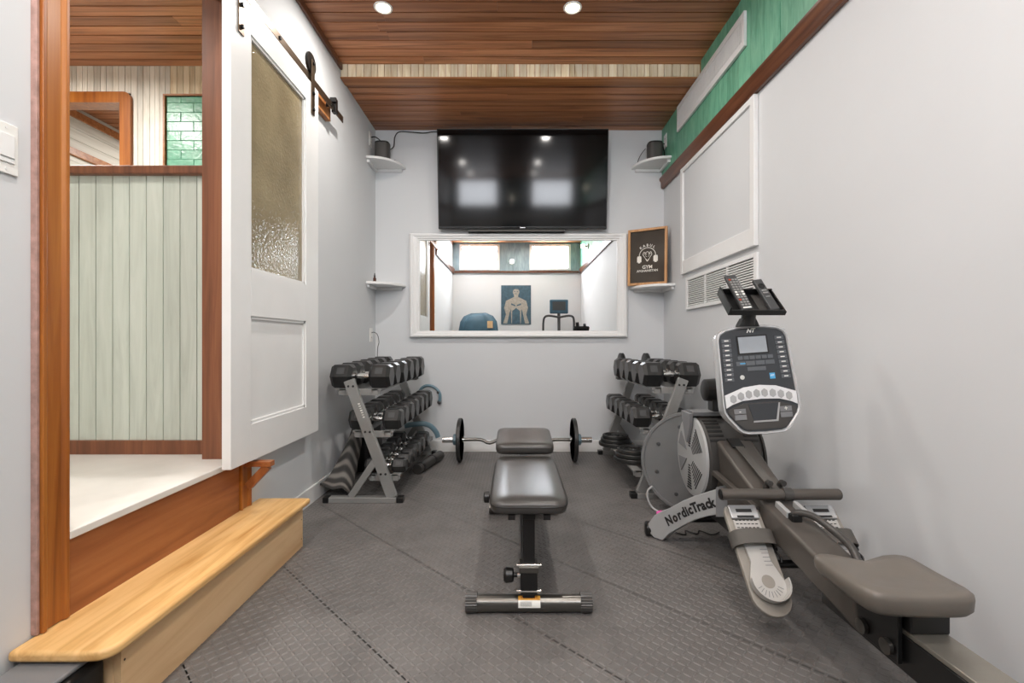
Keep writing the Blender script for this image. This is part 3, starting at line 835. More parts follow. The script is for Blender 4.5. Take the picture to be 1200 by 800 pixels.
for k, chh in enumerate('KABUL'):
    a = R(128 - k*19)
    rr = 0.088
    text('lettering', chh, 0.030, 'poster_print', fp, Mp @ Matrix.Translation((rr*math.cos(a), cyp+rr*math.sin(a), 0.0018)) @ Matrix.Rotation(a - R(90), 4, 'Z'), bold=0.0004)
text('lettering', 'GYM', 0.040, 'poster_print', fp, Mp @ Matrix.Translation((0, 0.150, 0.0018)), bold=0.0008)
text('lettering', 'AFGHANISTAN', 0.026, 'poster_print', fp, Mp @ Matrix.Translation((0, 0.119, 0.0018)), bold=0.0004)
em = MB(); z0, z1 = 0.0012, 0.0022
def stroke(pts, w):
    for (a, b), (c, d) in zip(pts[:-1], pts[1:]):
        em.add([Mp @ Vector(p) for p in [(a,b,z1),(c,d,z1)]], []) if False else None
        dx, dy = c-a, d-b; L = math.hypot(dx, dy); nx, ny = -dy/L*w/2, dx/L*w/2
        em.add([Mp @ Vector(p) for p in [(a+nx,b+ny,z1),(c+nx,d+ny,z1),(c-nx,d-ny,z1),(a-nx,b-ny,z1)]], [(0,1,2,3)])
stroke([(0.068*math.cos(R(a)), cyp+0.068*math.sin(R(a))) for a in range(0, 181, 12)], 0.005)
for s in (-1, 1):
    stroke([(s*0.068, cyp), (s*0.068, cyp-0.008)], 0.03)
    stroke([(s*0.068, cyp-0.008), (s*0.068, cyp-0.050)], 0.036)
    stroke([(s*0.068, cyp-0.050), (s*0.068, cyp-0.058)], 0.018)
    stroke([(0, cyp-0.045), (s*0.018, cyp-0.02), (s*0.038, cyp+0.012), (s*0.030, cyp+0.032), (s*0.012, cyp+0.026), (0, cyp+0.036)], 0.004)
    stroke([(s*0.008, cyp+0.014), (s*0.026, cyp+0.018)], 0.007)
    stroke([(s*0.006, cyp-0.008), (s*0.018, cyp+0.004)], 0.003)
stroke([(-0.012, cyp-0.028), (0, cyp-0.046), (0.012, cyp-0.028)], 0.007)
em.build('emblem', 'poster_print', fp)

# ------------------------------------------------------------------ dumbbell racks
ORD = ['', '', 'second', 'third', 'fourth', 'fifth', 'sixth', 'seventh']
def dumbbell_proto(L, Rh, Lh, Rg, first=True):
    """axis along x, centre of the handle at the origin"""
    t = thing('dumbbell', '', 'dumbbell', local=True)
    for s in (-1, 1):
        a = s*L/2; b = s*(L/2-Lh); c = 0.16*Lh
        pr_ = [(0, Rh*0.80), (c, Rh), (Lh-c, Rh), (Lh, Rh*0.72)]
        MB().lathe(pr_, (a, 0, 0), (-s, 0, 0), 6, start=R(30)).build('head', 'rubber_black', t)
        plate = MB()
        ap = Rh*0.866
        for sy in (-1,):
            Mx = Matrix.Translation(((a+b)/2, 0, 0)) @ Matrix.Rotation(R(60), 4, 'X')
            plate.box(-Lh*0.17, Lh*0.17, -Rh*0.26, Rh*0.26, ap-0.002, ap+0.0012, Mx)
        plate.build('weight_mark', 'rack_dark', t)
    g = L/2 - Lh
    MB().lathe([(-g, Rg*1.25), (-g+0.008, Rg*1.25), (-g+0.012, Rg*0.95), (-g*0.4, Rg*1.08), (0, Rg*1.15), (g*0.4, Rg*1.08), (g-0.012, Rg*0.95), (g-0.008, Rg*1.25), (g, Rg*1.25)], (0,0,0), (1,0,0), 12).build('handle', 'chrome', t, smooth=40)
    return t

def rack(side, y0, yend, label, tiers, wallname):
    mx = (lambda x: x) if side < 0 else (lambda x: 0.047 - x)
    sx = -1 if side < 0 else 1
    def bx(mb, xa, xb, *r): return mb.box(min(mx(xa), mx(xb)), max(mx(xa), mx(xb)), *r)
    t = thing('dumbbell_rack', label, 'rack', (mx(-0.9), (y0+yend)/2, 0))
    for fy, nm in ((y0, 'near'), (yend, 'far')):
        MB().bar((mx(-0.728), fy, 0.03), (mx(-0.985), fy, 0.725), 0.06, 0.036, (0,1,0)).build('upright', 'rack_grey', t, bevel=0.003)
        MB().bar((mx(-0.975), fy+0.001, 0.03), (mx(-0.812), fy+0.001, 0.27), 0.04, 0.030, (0,1,0)).build('brace', 'rack_grey', t, bevel=0.003)
        bx(MB(), -1.10, -0.70, fy-0.025, fy+0.025, 0.0, 0.032).build('foot', 'rack_grey', t, bevel=0.003)
        bx(MB(), -0.699, -0.66, fy-0.026, fy+0.026, 0.0, 0.034).build('foot_cap', 'black', t, bevel=0.004)
        bx(MB(), -1.135, -1.101, fy-0.026, fy+0.026, 0.0, 0.034).build('foot_cap', 'black', t, bevel=0.004)
        for z in (0.17, 0.42, 0.69):
            xc = -0.728 + (z-0.03)/(0.725-0.03)*(-0.985+0.728)
            for dx in (-0.012, 0.016):
                MB().lathe([(0, 0.007), (0.004, 0.006)], (mx(xc+dx), fy-0.018, z), (0,-1,0), 8).build('bolt', 'ink', t)
    n_s = {'top': 0, 'middle': 1, 'bottom': 2}
    for (nm, xc, half, zt) in tiers:
        for s in (-1, 1):
            xi = xc + s*half
            bx(MB(), xi-0.026, xi+0.026, y0+0.019, yend-0.019, zt-0.010, zt).box(*sorted((mx(xi-s*0.026), mx(xi-s*0.022))), y0+0.019, yend-0.019, zt-0.034, zt-0.0101).build('shelf_rail', 'rack_grey', t)
        for fy in (y0, yend-0.046):
            bx(MB(), xc-half-0.012, xc+half+0.012, fy+0.019, fy+0.027, zt-0.040, zt+0.0).build('end_plate', 'rack_grey', t, bevel=0.002)
            bx(MB(), xc-half-0.02, xc+half+0.02, fy+0.028, fy+0.044, zt-0.034, zt-0.0102).build('cross_bar', 'rack_grey', t)
    return t, mx
tiersL = [('top', -0.935, 0.105, 0.672), ('middle', -0.850, 0.095, 0.420), ('bottom', -0.785, 0.075, 0.160)]
rl, mxl = rack(-1, 2.82, 4.0, 'grey three-tier dumbbell rack against the wall past the barn door', tiersL, 'barn door')
for k in range(7):
    zz = 0.585 - k*0.013
    xc = -0.728 + (zz-0.03)/0.695*(-0.257) + 0.012
    MB().bar((xc-0.006, 2.8015, zz), (xc+0.006, 2.8015, zz+0.002), 0.0010, 0.008 - 0.002*(k % 3), (0,0,1)).build('brand_mark', 'white_label', rl)
rr_, mxr = rack(1, 2.90, 4.02, 'grey three-tier dumbbell rack behind the rowing machine', tiersL, 'rower')
def row(mx, xc, zt, ys, rads, L, adj, tier, rackname, group):
    n = len(ys)
    for k, (y, rh) in enumerate(zip(ys, rads)):
        ln = L * (0.92 + 0.08*k/max(1, n-1))
        d = dumbbell_proto(ln, rh, ln*0.36, 0.0145)
        d.location = (mx(xc) + random.uniform(-0.004, 0.004), y, zt + rh*0.866 + 0.0012)
        pos = n - k
        o = ('nearest back wall' if pos == 1 else ORD[pos] + ' from back wall')
        d['label'] = '%s hex dumbbell on %s tier of %s rack, %s' % (adj, tier, rackname, o)
        d['group'] = group
def lerp(a, b, n): return [a + (b-a)*k/(n-1) for k in range(n)]
row(mxl, -0.935, 0.672, [2.915, 3.083, 3.257, 3.437, 3.622, 3.812], lerp(0.081, 0.093, 6), 0.39, 'big', 'top', 'barn-door-side', 'large dumbbells on the top tiers')
row(mxl, -0.850, 0.420, [2.918, 3.058, 3.203, 3.353, 3.508, 3.668, 3.833], lerp(0.068, 0.080, 7), 0.345, 'medium', 'middle', 'barn-door-side', 'medium dumbbells on the middle tiers')
row(mxl, -0.785, 0.160, [2.90, 3.01, 3.135, 3.275, 3.43, 3.60], lerp(0.045, 0.062, 6), 0.27, 'small', 'bottom', 'barn-door-side', 'small dumbbells on the bottom tier')
row(mxr, -0.935, 0.672, [3.005, 3.183, 3.361, 3.539, 3.717], lerp(0.086, 0.086, 5), 0.385, 'big', 'top', 'rower-side', 'large dumbbells on the top tiers')
row(mxr, -0.850, 0.420, [2.99, 3.135, 3.28, 3.425, 3.57, 3.715], lerp(0.070, 0.070, 6), 0.345, 'medium', 'middle', 'rower-side', 'medium dumbbells on the middle tiers')
# loose plate-loaded dumbbell on the far end of the rower-side rack
ad = thing('plate_dumbbell', 'plate-loaded dumbbell with two thin round discs at the rack end by the back wall', 'dumbbell', (0.95, 3.87, 0.74))
for x in (0.862, 0.882, 1.064, 1.084): MB().lathe([(0, 0.086), (0.004, 0.094), (0.013, 0.094), (0.017, 0.086)], (x, 3.902, 0.7665), (1,0,0), 32).build('plate', 'iron', ad, smooth=40)
MB().cyl((0.835, 3.902, 0.7665), (1.125, 3.902, 0.7665), 0.012, n=12).build('bar', 'chrome', ad, smooth=40)
# flat weight plates stacked on the bottom tier of the rower-side rack
def weight_plate(x, y, z, r, label, tilt):
    t = thing('weight_plate', label, 'weight plate', (x, y, z), rot=(tilt[0], tilt[1], 0), group='round weight plates stacked on the rack', local=True)
    MB().lathe([(0, r*0.97), (0.004, r), (0.022, r), (0.026, r*0.97), (0.026, r*0.84), (0.016, r*0.80), (0.016, r*0.34), (0.026, r*0.30), (0.026, 0.014), (0, 0.014), (0, r*0.97)], (0,0,0), (0,0,1), 36).build('disc', 'iron', t, smooth=35)
    for k in range(3):
        a = R(120*k+20)
        MB().tube([(r*0.57*math.cos(a+q), r*0.57*math.sin(a+q), 0.019) for q in (-0.45, -0.22, 0, 0.22, 0.45)], 0.006, 6).build('raised_grip', 'iron', t, smooth=50)
for k in range(3):
    weight_plate(0.795, 3.16, 0.166 + k*0.027, 0.132 - 0.012*k, ['biggest round black weight plate, bottom of the stack closest to the rower', 'round black weight plate between two others in the stack closest to the rower', 'round black weight plate on top of the stack closest to the rower'][k], (0, 0))
for k in range(3):
    weight_plate(0.77, 3.62, 0.166 + k*0.027, 0.125 - 0.014*k, ['biggest round black weight plate, bottom of the stack closest to the back wall', 'round black weight plate between two others in the stack closest to the back wall', 'round black weight plate on top of the stack closest to the back wall'][k], (0, 0))

# things tucked round the barn-door-side rack
def mat_sheet():
    rings = []
    n = 26
    for i in range(n+1):
        s = i/n
        y = 2.885 + 0.50*s
        zb = 0.006 + 0.30*max(0, s-0.12)**1.3
        wid = 0.175 - 0.10*s
        xc = -1.098 - 0.03*s
        top = []; bot = []
        for j in range(11):
            u = j/10
            wav = 0.045*math.sin(math.pi*(u*1.2+0.1)) + 0.030*math.sin(u*6.5 + 2.2 + s*1.5)*(1-s*0.6)
            roll = s*0.055*math.sin(math.pi*u)
            x = xc - wid/2 + wid*u
            z = zb + max(0.004, 0.035 + wav + roll)
            top.append((x, y, z + 0.013)); bot.append((x, y, max(0.002, z - 0.030*s - 0.0)))
        rings.append(top + bot[::-1])
    return MB().loft(rings)
o = mat_sheet().build('exercise_mat', 'striped_mat', None, smooth=60)
tag(o, 'grey striped exercise mat slumped between the rack and the wall', 'mat')
rm = thing('rolled_mat', 'dark grey rolled mat lying on the floor beside the far foot of the rack', 'rolled mat', (-0.66, 3.7, 0))
MB().tube([(-0.70, 3.40, 0.036), (-0.665, 3.55, 0.038), (-0.63, 3.70, 0.040), (-0.60, 3.82, 0.040)], 0.036, 14, 3).build('roll', 'rower_dark', rm, smooth=50)
MB().cyl((-0.599, 3.822, 0.040), (-0.596, 3.834, 0.040), 0.022, n=14).build('core', 'black', rm)
for p, q in (((-0.688, 3.45, 0.037), (-0.683, 3.472, 0.037)), ((-0.641, 3.66, 0.040), (-0.636, 3.682, 0.040))):
    MB().cyl(p, q, 0.0385, n=18).build('strap', 'black', rm, smooth=40)
bg = thing('gym_bag', 'black soft gym bag on the floor behind the dumbbell rack by the wall', 'bag', (-1.10, 3.62, 0))
MB().loft([[(-1.105 + 0.062*a*math.copysign(abs(math.cos(q))**0.5, math.cos(q)), 3.62 + 0.17*b*math.copysign(abs(math.sin(q))**0.5, math.sin(q)), z) for q in [2*math.pi*k/20 for k in range(20)]] for z, a, b in ((0.002, 0.9, 0.95), (0.03, 1, 1), (0.2, 1, 1.02), (0.30, 0.85, 0.95), (0.345, 0.45, 0.8))]).build('body', 'black', bg, smooth=50)
MB().tube([(-1.105, 3.52, 0.33), (-1.08, 3.55, 0.40), (-1.08, 3.69, 0.40), (-1.105, 3.72, 0.33)], 0.008, 8, 5).build('carry_strap', 'rower_dark', bg, smooth=50)
arc = [(-0.80, 4.055, 0.47), (-0.815, 4.055, 0.50), (-0.80, 4.055, 0.55), (-0.75, 4.055, 0.578), (-0.69, 4.055, 0.565), (-0.645, 4.055, 0.52), (-0.638, 4.055, 0.47), (-0.645, 4.055, 0.44)]
hk = thing('curved_hook', 'slate blue curved hook bar arching out beyond the far rack frame', 'hook', (-0.74, 4.055, 0.44))
MB().tube([(-0.86, 4.03, 0.42), (-0.845, 4.045, 0.46)] + arc, 0.013, 10, 4).build('bar', 'slate_blue', hk, smooth=50)
MB().ball((-0.645, 4.055, 0.435), 0.018, 12, 8).build('end_knob', 'rack_dark', hk, smooth=50)
MB().ball((-0.652, 4.055, 0.52), 0.016, 12, 8).build('end_knob', 'rack_dark', hk, smooth=50)
bn = thing('resistance_band', 'pale blue resistance band hanging over the smallest dumbbells', 'band', (-0.72, 3.72, 0.2))
MB().tube([(-0.86, 3.70, 0.295), (-0.80, 3.71, 0.305), (-0.72, 3.73, 0.308), (-0.665, 3.75, 0.285), (-0.625, 3.77, 0.235), (-0.61, 3.78, 0.19)], [0.020], 10, 5, flat=0.4).build('strap', 'slate_blue', bn, smooth=50)

# ------------------------------------------------------------------ curl bar with plates on the floor
cbx, cby, cbz = 0.0, 3.78, 0.172
eb = thing('curl_bar', 'chrome cambered curl bar with one round black plate each side, by the back wall', 'barbell', (0.02, cby, 0))
MB().tube([(-0.42, cby, cbz), (-0.27, cby, cbz), (-0.20, cby-0.01, cbz-0.025), (-0.10, cby, cbz+0.010), (-0.02, cby, cbz+0.012), (0.08, cby, cbz+0.012), (0.15, cby, cbz+0.012), (0.26, cby-0.01, cbz-0.012), (0.32, cby, cbz), (0.46, cby, cbz)], 0.0135, 12, 3).build('bar', 'steel_dark', eb, smooth=50)
for s, xp in ((-1, -0.435), (1, 0.475)):
    MB().lathe([(0, 0.024), (0.16, 0.024)], (xp - s*0.02, cby, cbz), (s,0,0), 16).build('sleeve', 'chrome', eb, smooth=40)
    r = 0.171
    p = MB().lathe([(0, r*0.96), (0.005, r), (0.027, r), (0.032, r*0.96), (0.032, r*0.83), (0.022, r*0.80), (0.022, r*0.36), (0.032, r*0.32), (0.032, 0.0245), (0, 0.0245), (0, r*0.32), (0.010, r*0.36), (0.010, r*0.80), (0, r*0.83), (0, r*0.96)], (xp - s*0.016, cby, cbz), (s,0,0), 40).build('plate', 'iron', eb, smooth=35)
    MB().lathe([(0, 0.030), (0.006, 0.045), (0.03, 0.045), (0.036, 0.034)], (xp + s*0.020, cby, cbz), (s,0,0), 8).build('collar', 'slate_blue', eb)
    MB().lathe([(0, 0.030), (0.014, 0.030)], (xp - s*0.032, cby, cbz), (s,0,0), 16).build('inner_stop', 'chrome', eb, smooth=40)

# ------------------------------------------------------------------ bench
BX = 0.05
be = thing('weight_bench', 'black adjustable weight bench with two padded sections in the middle of the floor', 'bench', (BX, 2.05, 0))
def pad(w, y0, y1, z0, z1, r=0.03, taper=0.0, Mx=None):
    rings = []
    for f, zz in ((0.86, z0), (0.97, z0 + (z1-z0)*0.12), (1.0, z0 + (z1-z0)*0.4), (1.0, z0 + (z1-z0)*0.66), (0.975, z0 + (z1-z0)*0.86), (0.90, z1 - 0.0015), (0.6, z1 + 0.001)):
        ring = []
        cy, hl = (y0+y1)/2, (y1-y0)/2
        for k in range(48):
            a = 2*math.pi*k/48
            ex = 0.22
            ux = math.copysign(abs(math.cos(a))**ex, math.cos(a)); uy = math.copysign(abs(math.sin(a))**ex, math.sin(a))
            inx = (w/2) - (1-f)*0.11*1.0; iny = hl - (1-f)*0.11
            if f < 0.7: inx, iny = w/2*0.55, hl*0.75
            ring.append((BX + ux*inx*(1 - taper*uy), cy + uy*iny, zz))
        rings.append(ring)
    return MB().loft(rings, True, Mx)
b1 = pad(0.276, 1.60, 2.262, 0.366, 0.412).build('back_pad', 'vinyl', be, smooth=55)
Mi = Matrix.Translation((0, 2.27, 0.42)) @ Matrix.Rotation(R(4), 4, 'X') @ Matrix.Translation((0, -2.27, -0.42))
pad(0.285, 2.272, 2.62, 0.408, 0.458, Mx=Mi).build('seat_pad', 'vinyl', be, smooth=55)
# pipe seam round the pad edge
sm = []
for k in range(64):
    a = 2*math.pi*k/64; ex = 0.22
    sm.append((BX + math.copysign(abs(math.cos(a))**ex, math.cos(a))*0.1375, 1.931 + math.copysign(abs(math.sin(a))**ex, math.sin(a))*0.3305, 0.394))
MB().tube(sm + [sm[0]], 0.0026, 6).build('piping', 'black', b1, smooth=60)
MB().box(BX-0.021, BX+0.021, 1.655, 1.697, 0.058, 0.338).build('front_post', 'black_metal', be, bevel=0.003)
MB().box(BX-0.030, BX+0.030, 1.647, 1.705, 0.072, 0.150).build('post_sleeve', 'black_metal', be, bevel=0.004)
MB().box(BX-0.034, BX+0.034, 1.642, 1.710, 0.150, 0.172).build('sleeve_collar', 'steel_dark', be, bevel=0.003)
for z in (0.085, 0.175):
    MB().cyl((BX-0.043, 1.652, z), (BX+0.043, 1.652, z), 0.006, n=10).build('through_bolt', 'chrome', be, smooth=40)
kb = MB().lathe([(0, 0.008), (0.018, 0.008), (0.019, 0.018), (0.024, 0.024), (0.046, 0.026), (0.054, 0.020), (0.056, 0.0)], (BX-0.034, 1.665, 0.135), (-1,0,0), 18).build('pop_pin_knob', 'black', be, smooth=40)
MB().cyl((BX-0.04, 1.665, 0.135), (BX-0.028, 1.665, 0.135), 0.010, n=12).build('pin', 'chrome', be, smooth=40)
MB().cyl((BX-0.205, 1.676, 0.031), (BX+0.205, 1.676, 0.031), 0.029, n=24).build('front_foot', 'steel_dark', be, smooth=40)
def ribbed(x0, x1):
    mb = MB(); n = 48
    vs = []; fs = []
    for x in (x0, x1):
        for k in range(n):
            rr = 0.0335 if k % 2 else 0.0315
            a = 2*math.pi*k/n
            vs.append((x, 1.676 + rr*math.cos(a), 0.0335 + rr*math.sin(a)))
    fs = [(k, (k+1) % n, n+(k+1) % n, n+k) for k in range(n)] + [tuple(range(n)), tuple(range(n, 2*n))]
    return mb.add(vs, fs)
ribbed(BX-0.222, BX-0.182).build('foot_cap', 'rower_dark', be); ribbed(BX+0.182, BX+0.222).build('foot_cap', 'rower_dark', be)
def curved_patch(x0, x1, a0, a1, rr, mat, nm, par):
    mb = MB(); vs = []; fs = []
    n = 8
    for k in range(n+1):
        a = R(a0 + (a1-a0)*k/n)
        vs += [(x0, 1.676 - rr*math.cos(a), 0.031 + rr*math.sin(a)), (x1, 1.676 - rr*math.cos(a), 0.031 + rr*math.sin(a))]
    fs = [(2*k, 2*k+1, 2*k+3, 2*k+2) for k in range(n)]
    return mb.add(vs, fs).build(nm, mat, par, smooth=60)
stk = curved_patch(BX-0.037, BX+0.040, -4, 76, 0.0296, 'white_label', 'warning_sticker', be)
curved_patch(BX-0.037, BX+0.040, 44, 76, 0.0300, 'orange_label', 'warning_band', stk)
for a, h in ((8, 1), (14, 1), (20, 1), (26, 1), (32, 1)):
    curved_patch(BX-0.030, BX+0.030 - 0.01*(a % 3), a, a+2.0, 0.0300, 'ink', 'small_print', stk)
text('warning_text', 'WARNING', 0.0125, 'hdr_red', stk, frame_to((1,0,0), (0,0.87,0.5), (BX+0.0015, 1.676-0.0304*math.cos(R(60)), 0.031+0.0304*math.sin(R(60)))), ext=0.0002)
MB().box(BX-0.025, BX+0.025, 1.705, 2.63, 0.0615, 0.110).build('base_beam', 'black_metal', be, bevel=0.003)
MB().box(BX-0.022, BX+0.022, 1.64, 2.60, 0.338, 0.3655).build('pad_beam', 'black_metal', be, bevel=0.003)
MB().bar((BX, 2.48, 0.10), (BX, 2.36, 0.34), 0.045, 0.045, (1,0,0)).build('rear_post', 'black_metal', be, bevel=0.003)
MB().cyl((BX-0.19, 2.63, 0.031), (BX+0.19, 2.63, 0.031), 0.029, n=20).build('rear_foot', 'steel_dark', be, smooth=40)
for x in (BX-0.06, BX+0.06): MB().box(x-0.012, x+0.012, 1.605, 2.2, 0.350, 0.3655).build('pad_bracket', 'black_metal', be)
MB().lathe([(0, 0.008), (0.012, 0.008), (0.013, 0.022), (0.030, 0.022), (0.034, 0.016)], (BX-0.137, 1.86, 0.345), (-1,0,0), 16).build('adjust_knob', 'black', be, smooth=40)
MB().cyl((BX-0.14, 1.86, 0.345), (BX, 1.86, 0.345), 0.008, n=10).build('adjust_rod', 'chrome', be, smooth=40)

# ------------------------------------------------------------------ rowing machine
RX = 0.95
ro = thing('rowing_machine', 'grey rowing machine with a fan drum, console and sliding seat along the wall', 'rowing machine', (RX, 1.5, 0))
# rail and rear support
MB().box(RX-0.044, RX+0.044, 0.30, 1.40, 0.185, 0.272).build('rail', 'black', ro, bevel=0.004)
MB().box(RX-0.043, RX+0.043, 0.30, 1.30, 0.2722, 0.285).build('rail_track', 'rail_metal', ro, bevel=0.003)
MB().box(RX-0.03, RX+0.03, 0.32, 0.40, 0.03, 0.185).build('rear_post', 'rower_dark', ro, bevel=0.004)
MB().cyl((RX-0.24, 0.36, 0.032), (RX+0.24, 0.36, 0.032), 0.030, n=18).build('rear_foot', 'rower_grey', ro, smooth=40)
# main beam, a bent box section
top = [(2.12, 0.50), (2.09, 0.535), (2.04, 0.525), (1.88, 0.452), (1.70, 0.378), (1.42, 0.322), (1.25, 0.297)]
bot = [(1.22, 0.19), (1.30, 0.205), (1.60, 0.255), (1.80, 0.235), (2.12, 0.235)]
def beam_w(y): return 0.058 + 0.022*min(1, max(0, (y-1.62)/0.45))
prof_b = top + bot
bm_ = MB(); nb = len(prof_b)
bm_.add([(RX - beam_w(y), y, z) for y, z in prof_b] + [(RX + beam_w(y), y, z) for y, z in prof_b],
        [tuple(range(nb)), tuple(range(nb, 2*nb))[::-1]] + [(i, (i+1) % nb, (i+1) % nb + nb, i+nb) for i in range(nb)])
beam = bm_.build('main_beam', 'rower_beam', ro, bevel=0.014, seg=3)
MB().bar((RX-0.005, 2.052, 0.534), (RX-0.005, 1.995, 0.508), 0.052, 0.004, (0, 0.4, 1)).build('strap_slot', 'ink', beam)
MB().bar((RX-0.003, 1.995, 0.512), (RX-0.003, 1.715, 0.415), 0.034, 0.004, (0, 0.4, 1)).build('pull_strap', 'strap_grey', ro)
MB().bar((RX-0.098, 2.06, 0.40), (RX-0.068, 1.72, 0.345), 0.022, 0.022).build('side_strut', 'rower_beam', ro, bevel=0.003)
# fan drum
FY, FZ, FR = 2.205, 0.425, 0.186
dr = MB().lathe([(0, FR*0.94), (0.012, FR), (0.09, FR), (0.094, FR*0.985), (0.146, FR*0.985), (0.150, FR), (0.228, FR), (0.240, FR*0.94)], (RX-0.118, FY, FZ), (1,0,0), 48).build('fan_drum', 'rower_dark', ro, smooth=35)
def fan_cover(x, s):
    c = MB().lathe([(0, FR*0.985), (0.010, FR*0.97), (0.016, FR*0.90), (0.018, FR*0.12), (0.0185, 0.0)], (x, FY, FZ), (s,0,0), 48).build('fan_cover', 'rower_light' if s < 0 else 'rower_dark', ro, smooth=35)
    xs = x + s*0.0172
    def slot(pts, w):
        mb = MB()
        (a, b), (p, q) = pts
        mb.bar((xs, FY+a, FZ+b), (xs, FY+p, FZ+q), w, 0.004, (1,0,0))
        mb.build('vent_slot', 'ink', c)
    for sg in (1, -1):
        for k in range(10):
            rr = 0.045 + k*0.0115; hw = 0.010 + k*0.0016
            slot([(-hw+0.012*0, sg*rr), (hw, sg*rr)], 0.006)
        for k in range(8):
            rr = 0.050 + k*0.0145; an0, an1 = R(sg*18), R(sg*62)
            slot([(-rr*math.cos(an0), rr*math.sin(an0)), (-rr*math.cos(an1), rr*math.sin(an1))], 0.0035)
        MB().prism([(FY+0.030, FZ+sg*0.020), (FY+0.140, FZ+sg*0.030), (FY+0.105, FZ+sg*0.095)], 'x', xs-s*0.002, xs+s*0.0035).build('raised_wedge', 'rower_grey', c)
    return c
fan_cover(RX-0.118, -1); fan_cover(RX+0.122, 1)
# vents across the drum rim
for (xa, xb) in ((RX-0.105, RX-0.040), (RX+0.045, RX+0.105)):
    for k in range(6):
        a = R(112 + k*7)
        p = Vector((0, FY + (FR+0.0005)*math.cos(a), FZ + (FR+0.0005)*math.sin(a)))
        MB().bar((xa, p.y, p.z), (xb, p.y, p.z), 0.010, 0.003, (0, math.cos(a), math.sin(a))).build('rim_vent', 'ink', dr)
# grey yoke over the drum
yk = MB()
pts = []
for a in range(62, 107, 5): pts.append((FY + (FR+0.026)*math.cos(R(a)), FZ + (FR+0.026)*math.sin(R(a))))
for a in range(102, 61, -5): pts.append((FY + (FR+0.006)*math.cos(R(a)), FZ + (FR+0.006)*math.sin(R(a))))
yk.prism(pts, 'x', RX-0.135, RX+0.135)
for s in (-1, 1):
    xa, xb = sorted((RX + s*0.137 + (0.002 if s > 0 else 0), RX + s*0.152))
    yk.prism([(FY+0.055, FZ+FR*0.90), (FY+0.065, FZ+FR+0.016), (FY-0.05, FZ+FR+0.016), (FY-0.045, FZ+FR*0.78), (FY-0.005, FZ+0.060), (FY+0.010, FZ+0.068)], 'x', xa+ (0.0 if s<0 else 0.004), xb)
yoke = yk.build('drum_yoke', 'rower_grey', ro, bevel=0.003)
text('yoke_lettering', 'ROWER', 0.020, 'ink', yoke, frame_to((1,0,0), (0,0.5,0.85), (RX-0.06, FY-0.088, FZ+FR+0.026)) @ Matrix.Translation((0,0,0.002)), bold=0.0004) if False else None
# front legs with lettering: they sweep out and away from the beam
ST = [(-0.300, 2.305, 0.070, 0.030), (-0.275, 2.29, 0.115, 0.006), (-0.245, 2.26, 0.148, 0.006), (-0.225, 2.225, 0.172, 0.052), (-0.187, 2.15, 0.232, 0.118), (-0.155, 2.095, 0.272, 0.165), (-0.120, 2.04, 0.308, 0.202), (-0.090, 1.99, 0.338, 0.228), (-0.062, 1.945, 0.365, 0.248)]
def leg(s):
    dn = Vector((s*-0.26, -0.36, 0)).normalized()                  # outwards along the leg is -dn
    th = Vector((-dn.y*s, dn.x*s, 0)); th = th if th.y > 0 else -th   # away from the camera side
    rings = []
    for u, y, zt, zb in ST:
        p = Vector((RX - s*u, y, 0)) if s > 0 else Vector((RX + u, y, 0))
        rings.append([p + Vector((0,0,zb)), p + Vector((0,0,zt)), p + th*0.05 + Vector((0,0,zt)), p + th*0.05 + Vector((0,0,zb))])
    l = MB().loft(rings).build('front_leg', 'rower_light', ro, bevel=0.004)
    soc = []
    for u, y, zt, zb in ((-0.098, 2.003, 0.338, 0.213), (-0.058, 1.938, 0.374, 0.238)):
        p = Vector((RX - s*u, y, 0)) if s > 0 else Vector((RX + u, y, 0))
        p = p - th*0.004
        soc.append([p + Vector((0,0,zb)), p + Vector((0,0,zt)), p + th*0.058 + Vector((0,0,zt)), p + th*0.058 + Vector((0,0,zb))])
    MB().loft(soc).build('leg_socket', 'rower_grey', ro, bevel=0.003)
    w = Vector((RX + s*0.262, 2.30, 0.036))
    MB().lathe([(0, 0.034), (0.028, 0.034), (0.034, 0.026)], w + Vector((s*0.012, 0.03, 0)), (s, 0.1, 0), 20).build('transport_wheel', 'black', ro, smooth=40)
    return l
ll = leg(-1); leg(1)
def station(t):
    """point in the middle of the leg face, t from foot to socket"""
    S = [(u, y, (a_+b_)/2) for u, y, a_, b_ in ST[2:-1]]
    f = t*(len(S)-1); i = min(len(S)-2, int(f)); g = f-i
    return Vector([S[i][k]*(1-g) + S[i+1][k]*g for k in range(3)])
body = 'NordicTrack'
wd = {'N': 1.25, 'o': 1.0, 'r': 0.72, 'd': 1.05, 'i': 0.5, 'c': 0.95, 'T': 1.05, 'a': 1.0, 'k': 1.0}
tot = sum(wd[c_] for c_ in body); acc = 0.0
for chh in body:
    t = 0.16 + 0.76*(acc + wd[chh]/2)/tot; acc += wd[chh]
    p = station(t); tn = station(min(1, t+0.12)) - station(max(0, t-0.12))
    M = frame_to(tn, (0, 0, 1), (RX + p.x, p.y, p.z))
    nn = M.to_3x3() @ Vector((0,0,1))
    M = Matrix.Translation(nn*0.0012) @ M
    text('lettering', chh, 0.056, 'ink', ll, M, bold=0.0022, ext=0.0004)
MB().cyl((RX-0.20, 2.30, 0.10), (RX+0.20, 2.30, 0.10), 0.022, n=16).build('stabiliser', 'black', ro, smooth=40)
MB().box(RX-0.05, RX+0.05, 2.0, 2.34, 0.15, 0.235).build('drum_cradle', 'rower_dark', ro, bevel=0.006)
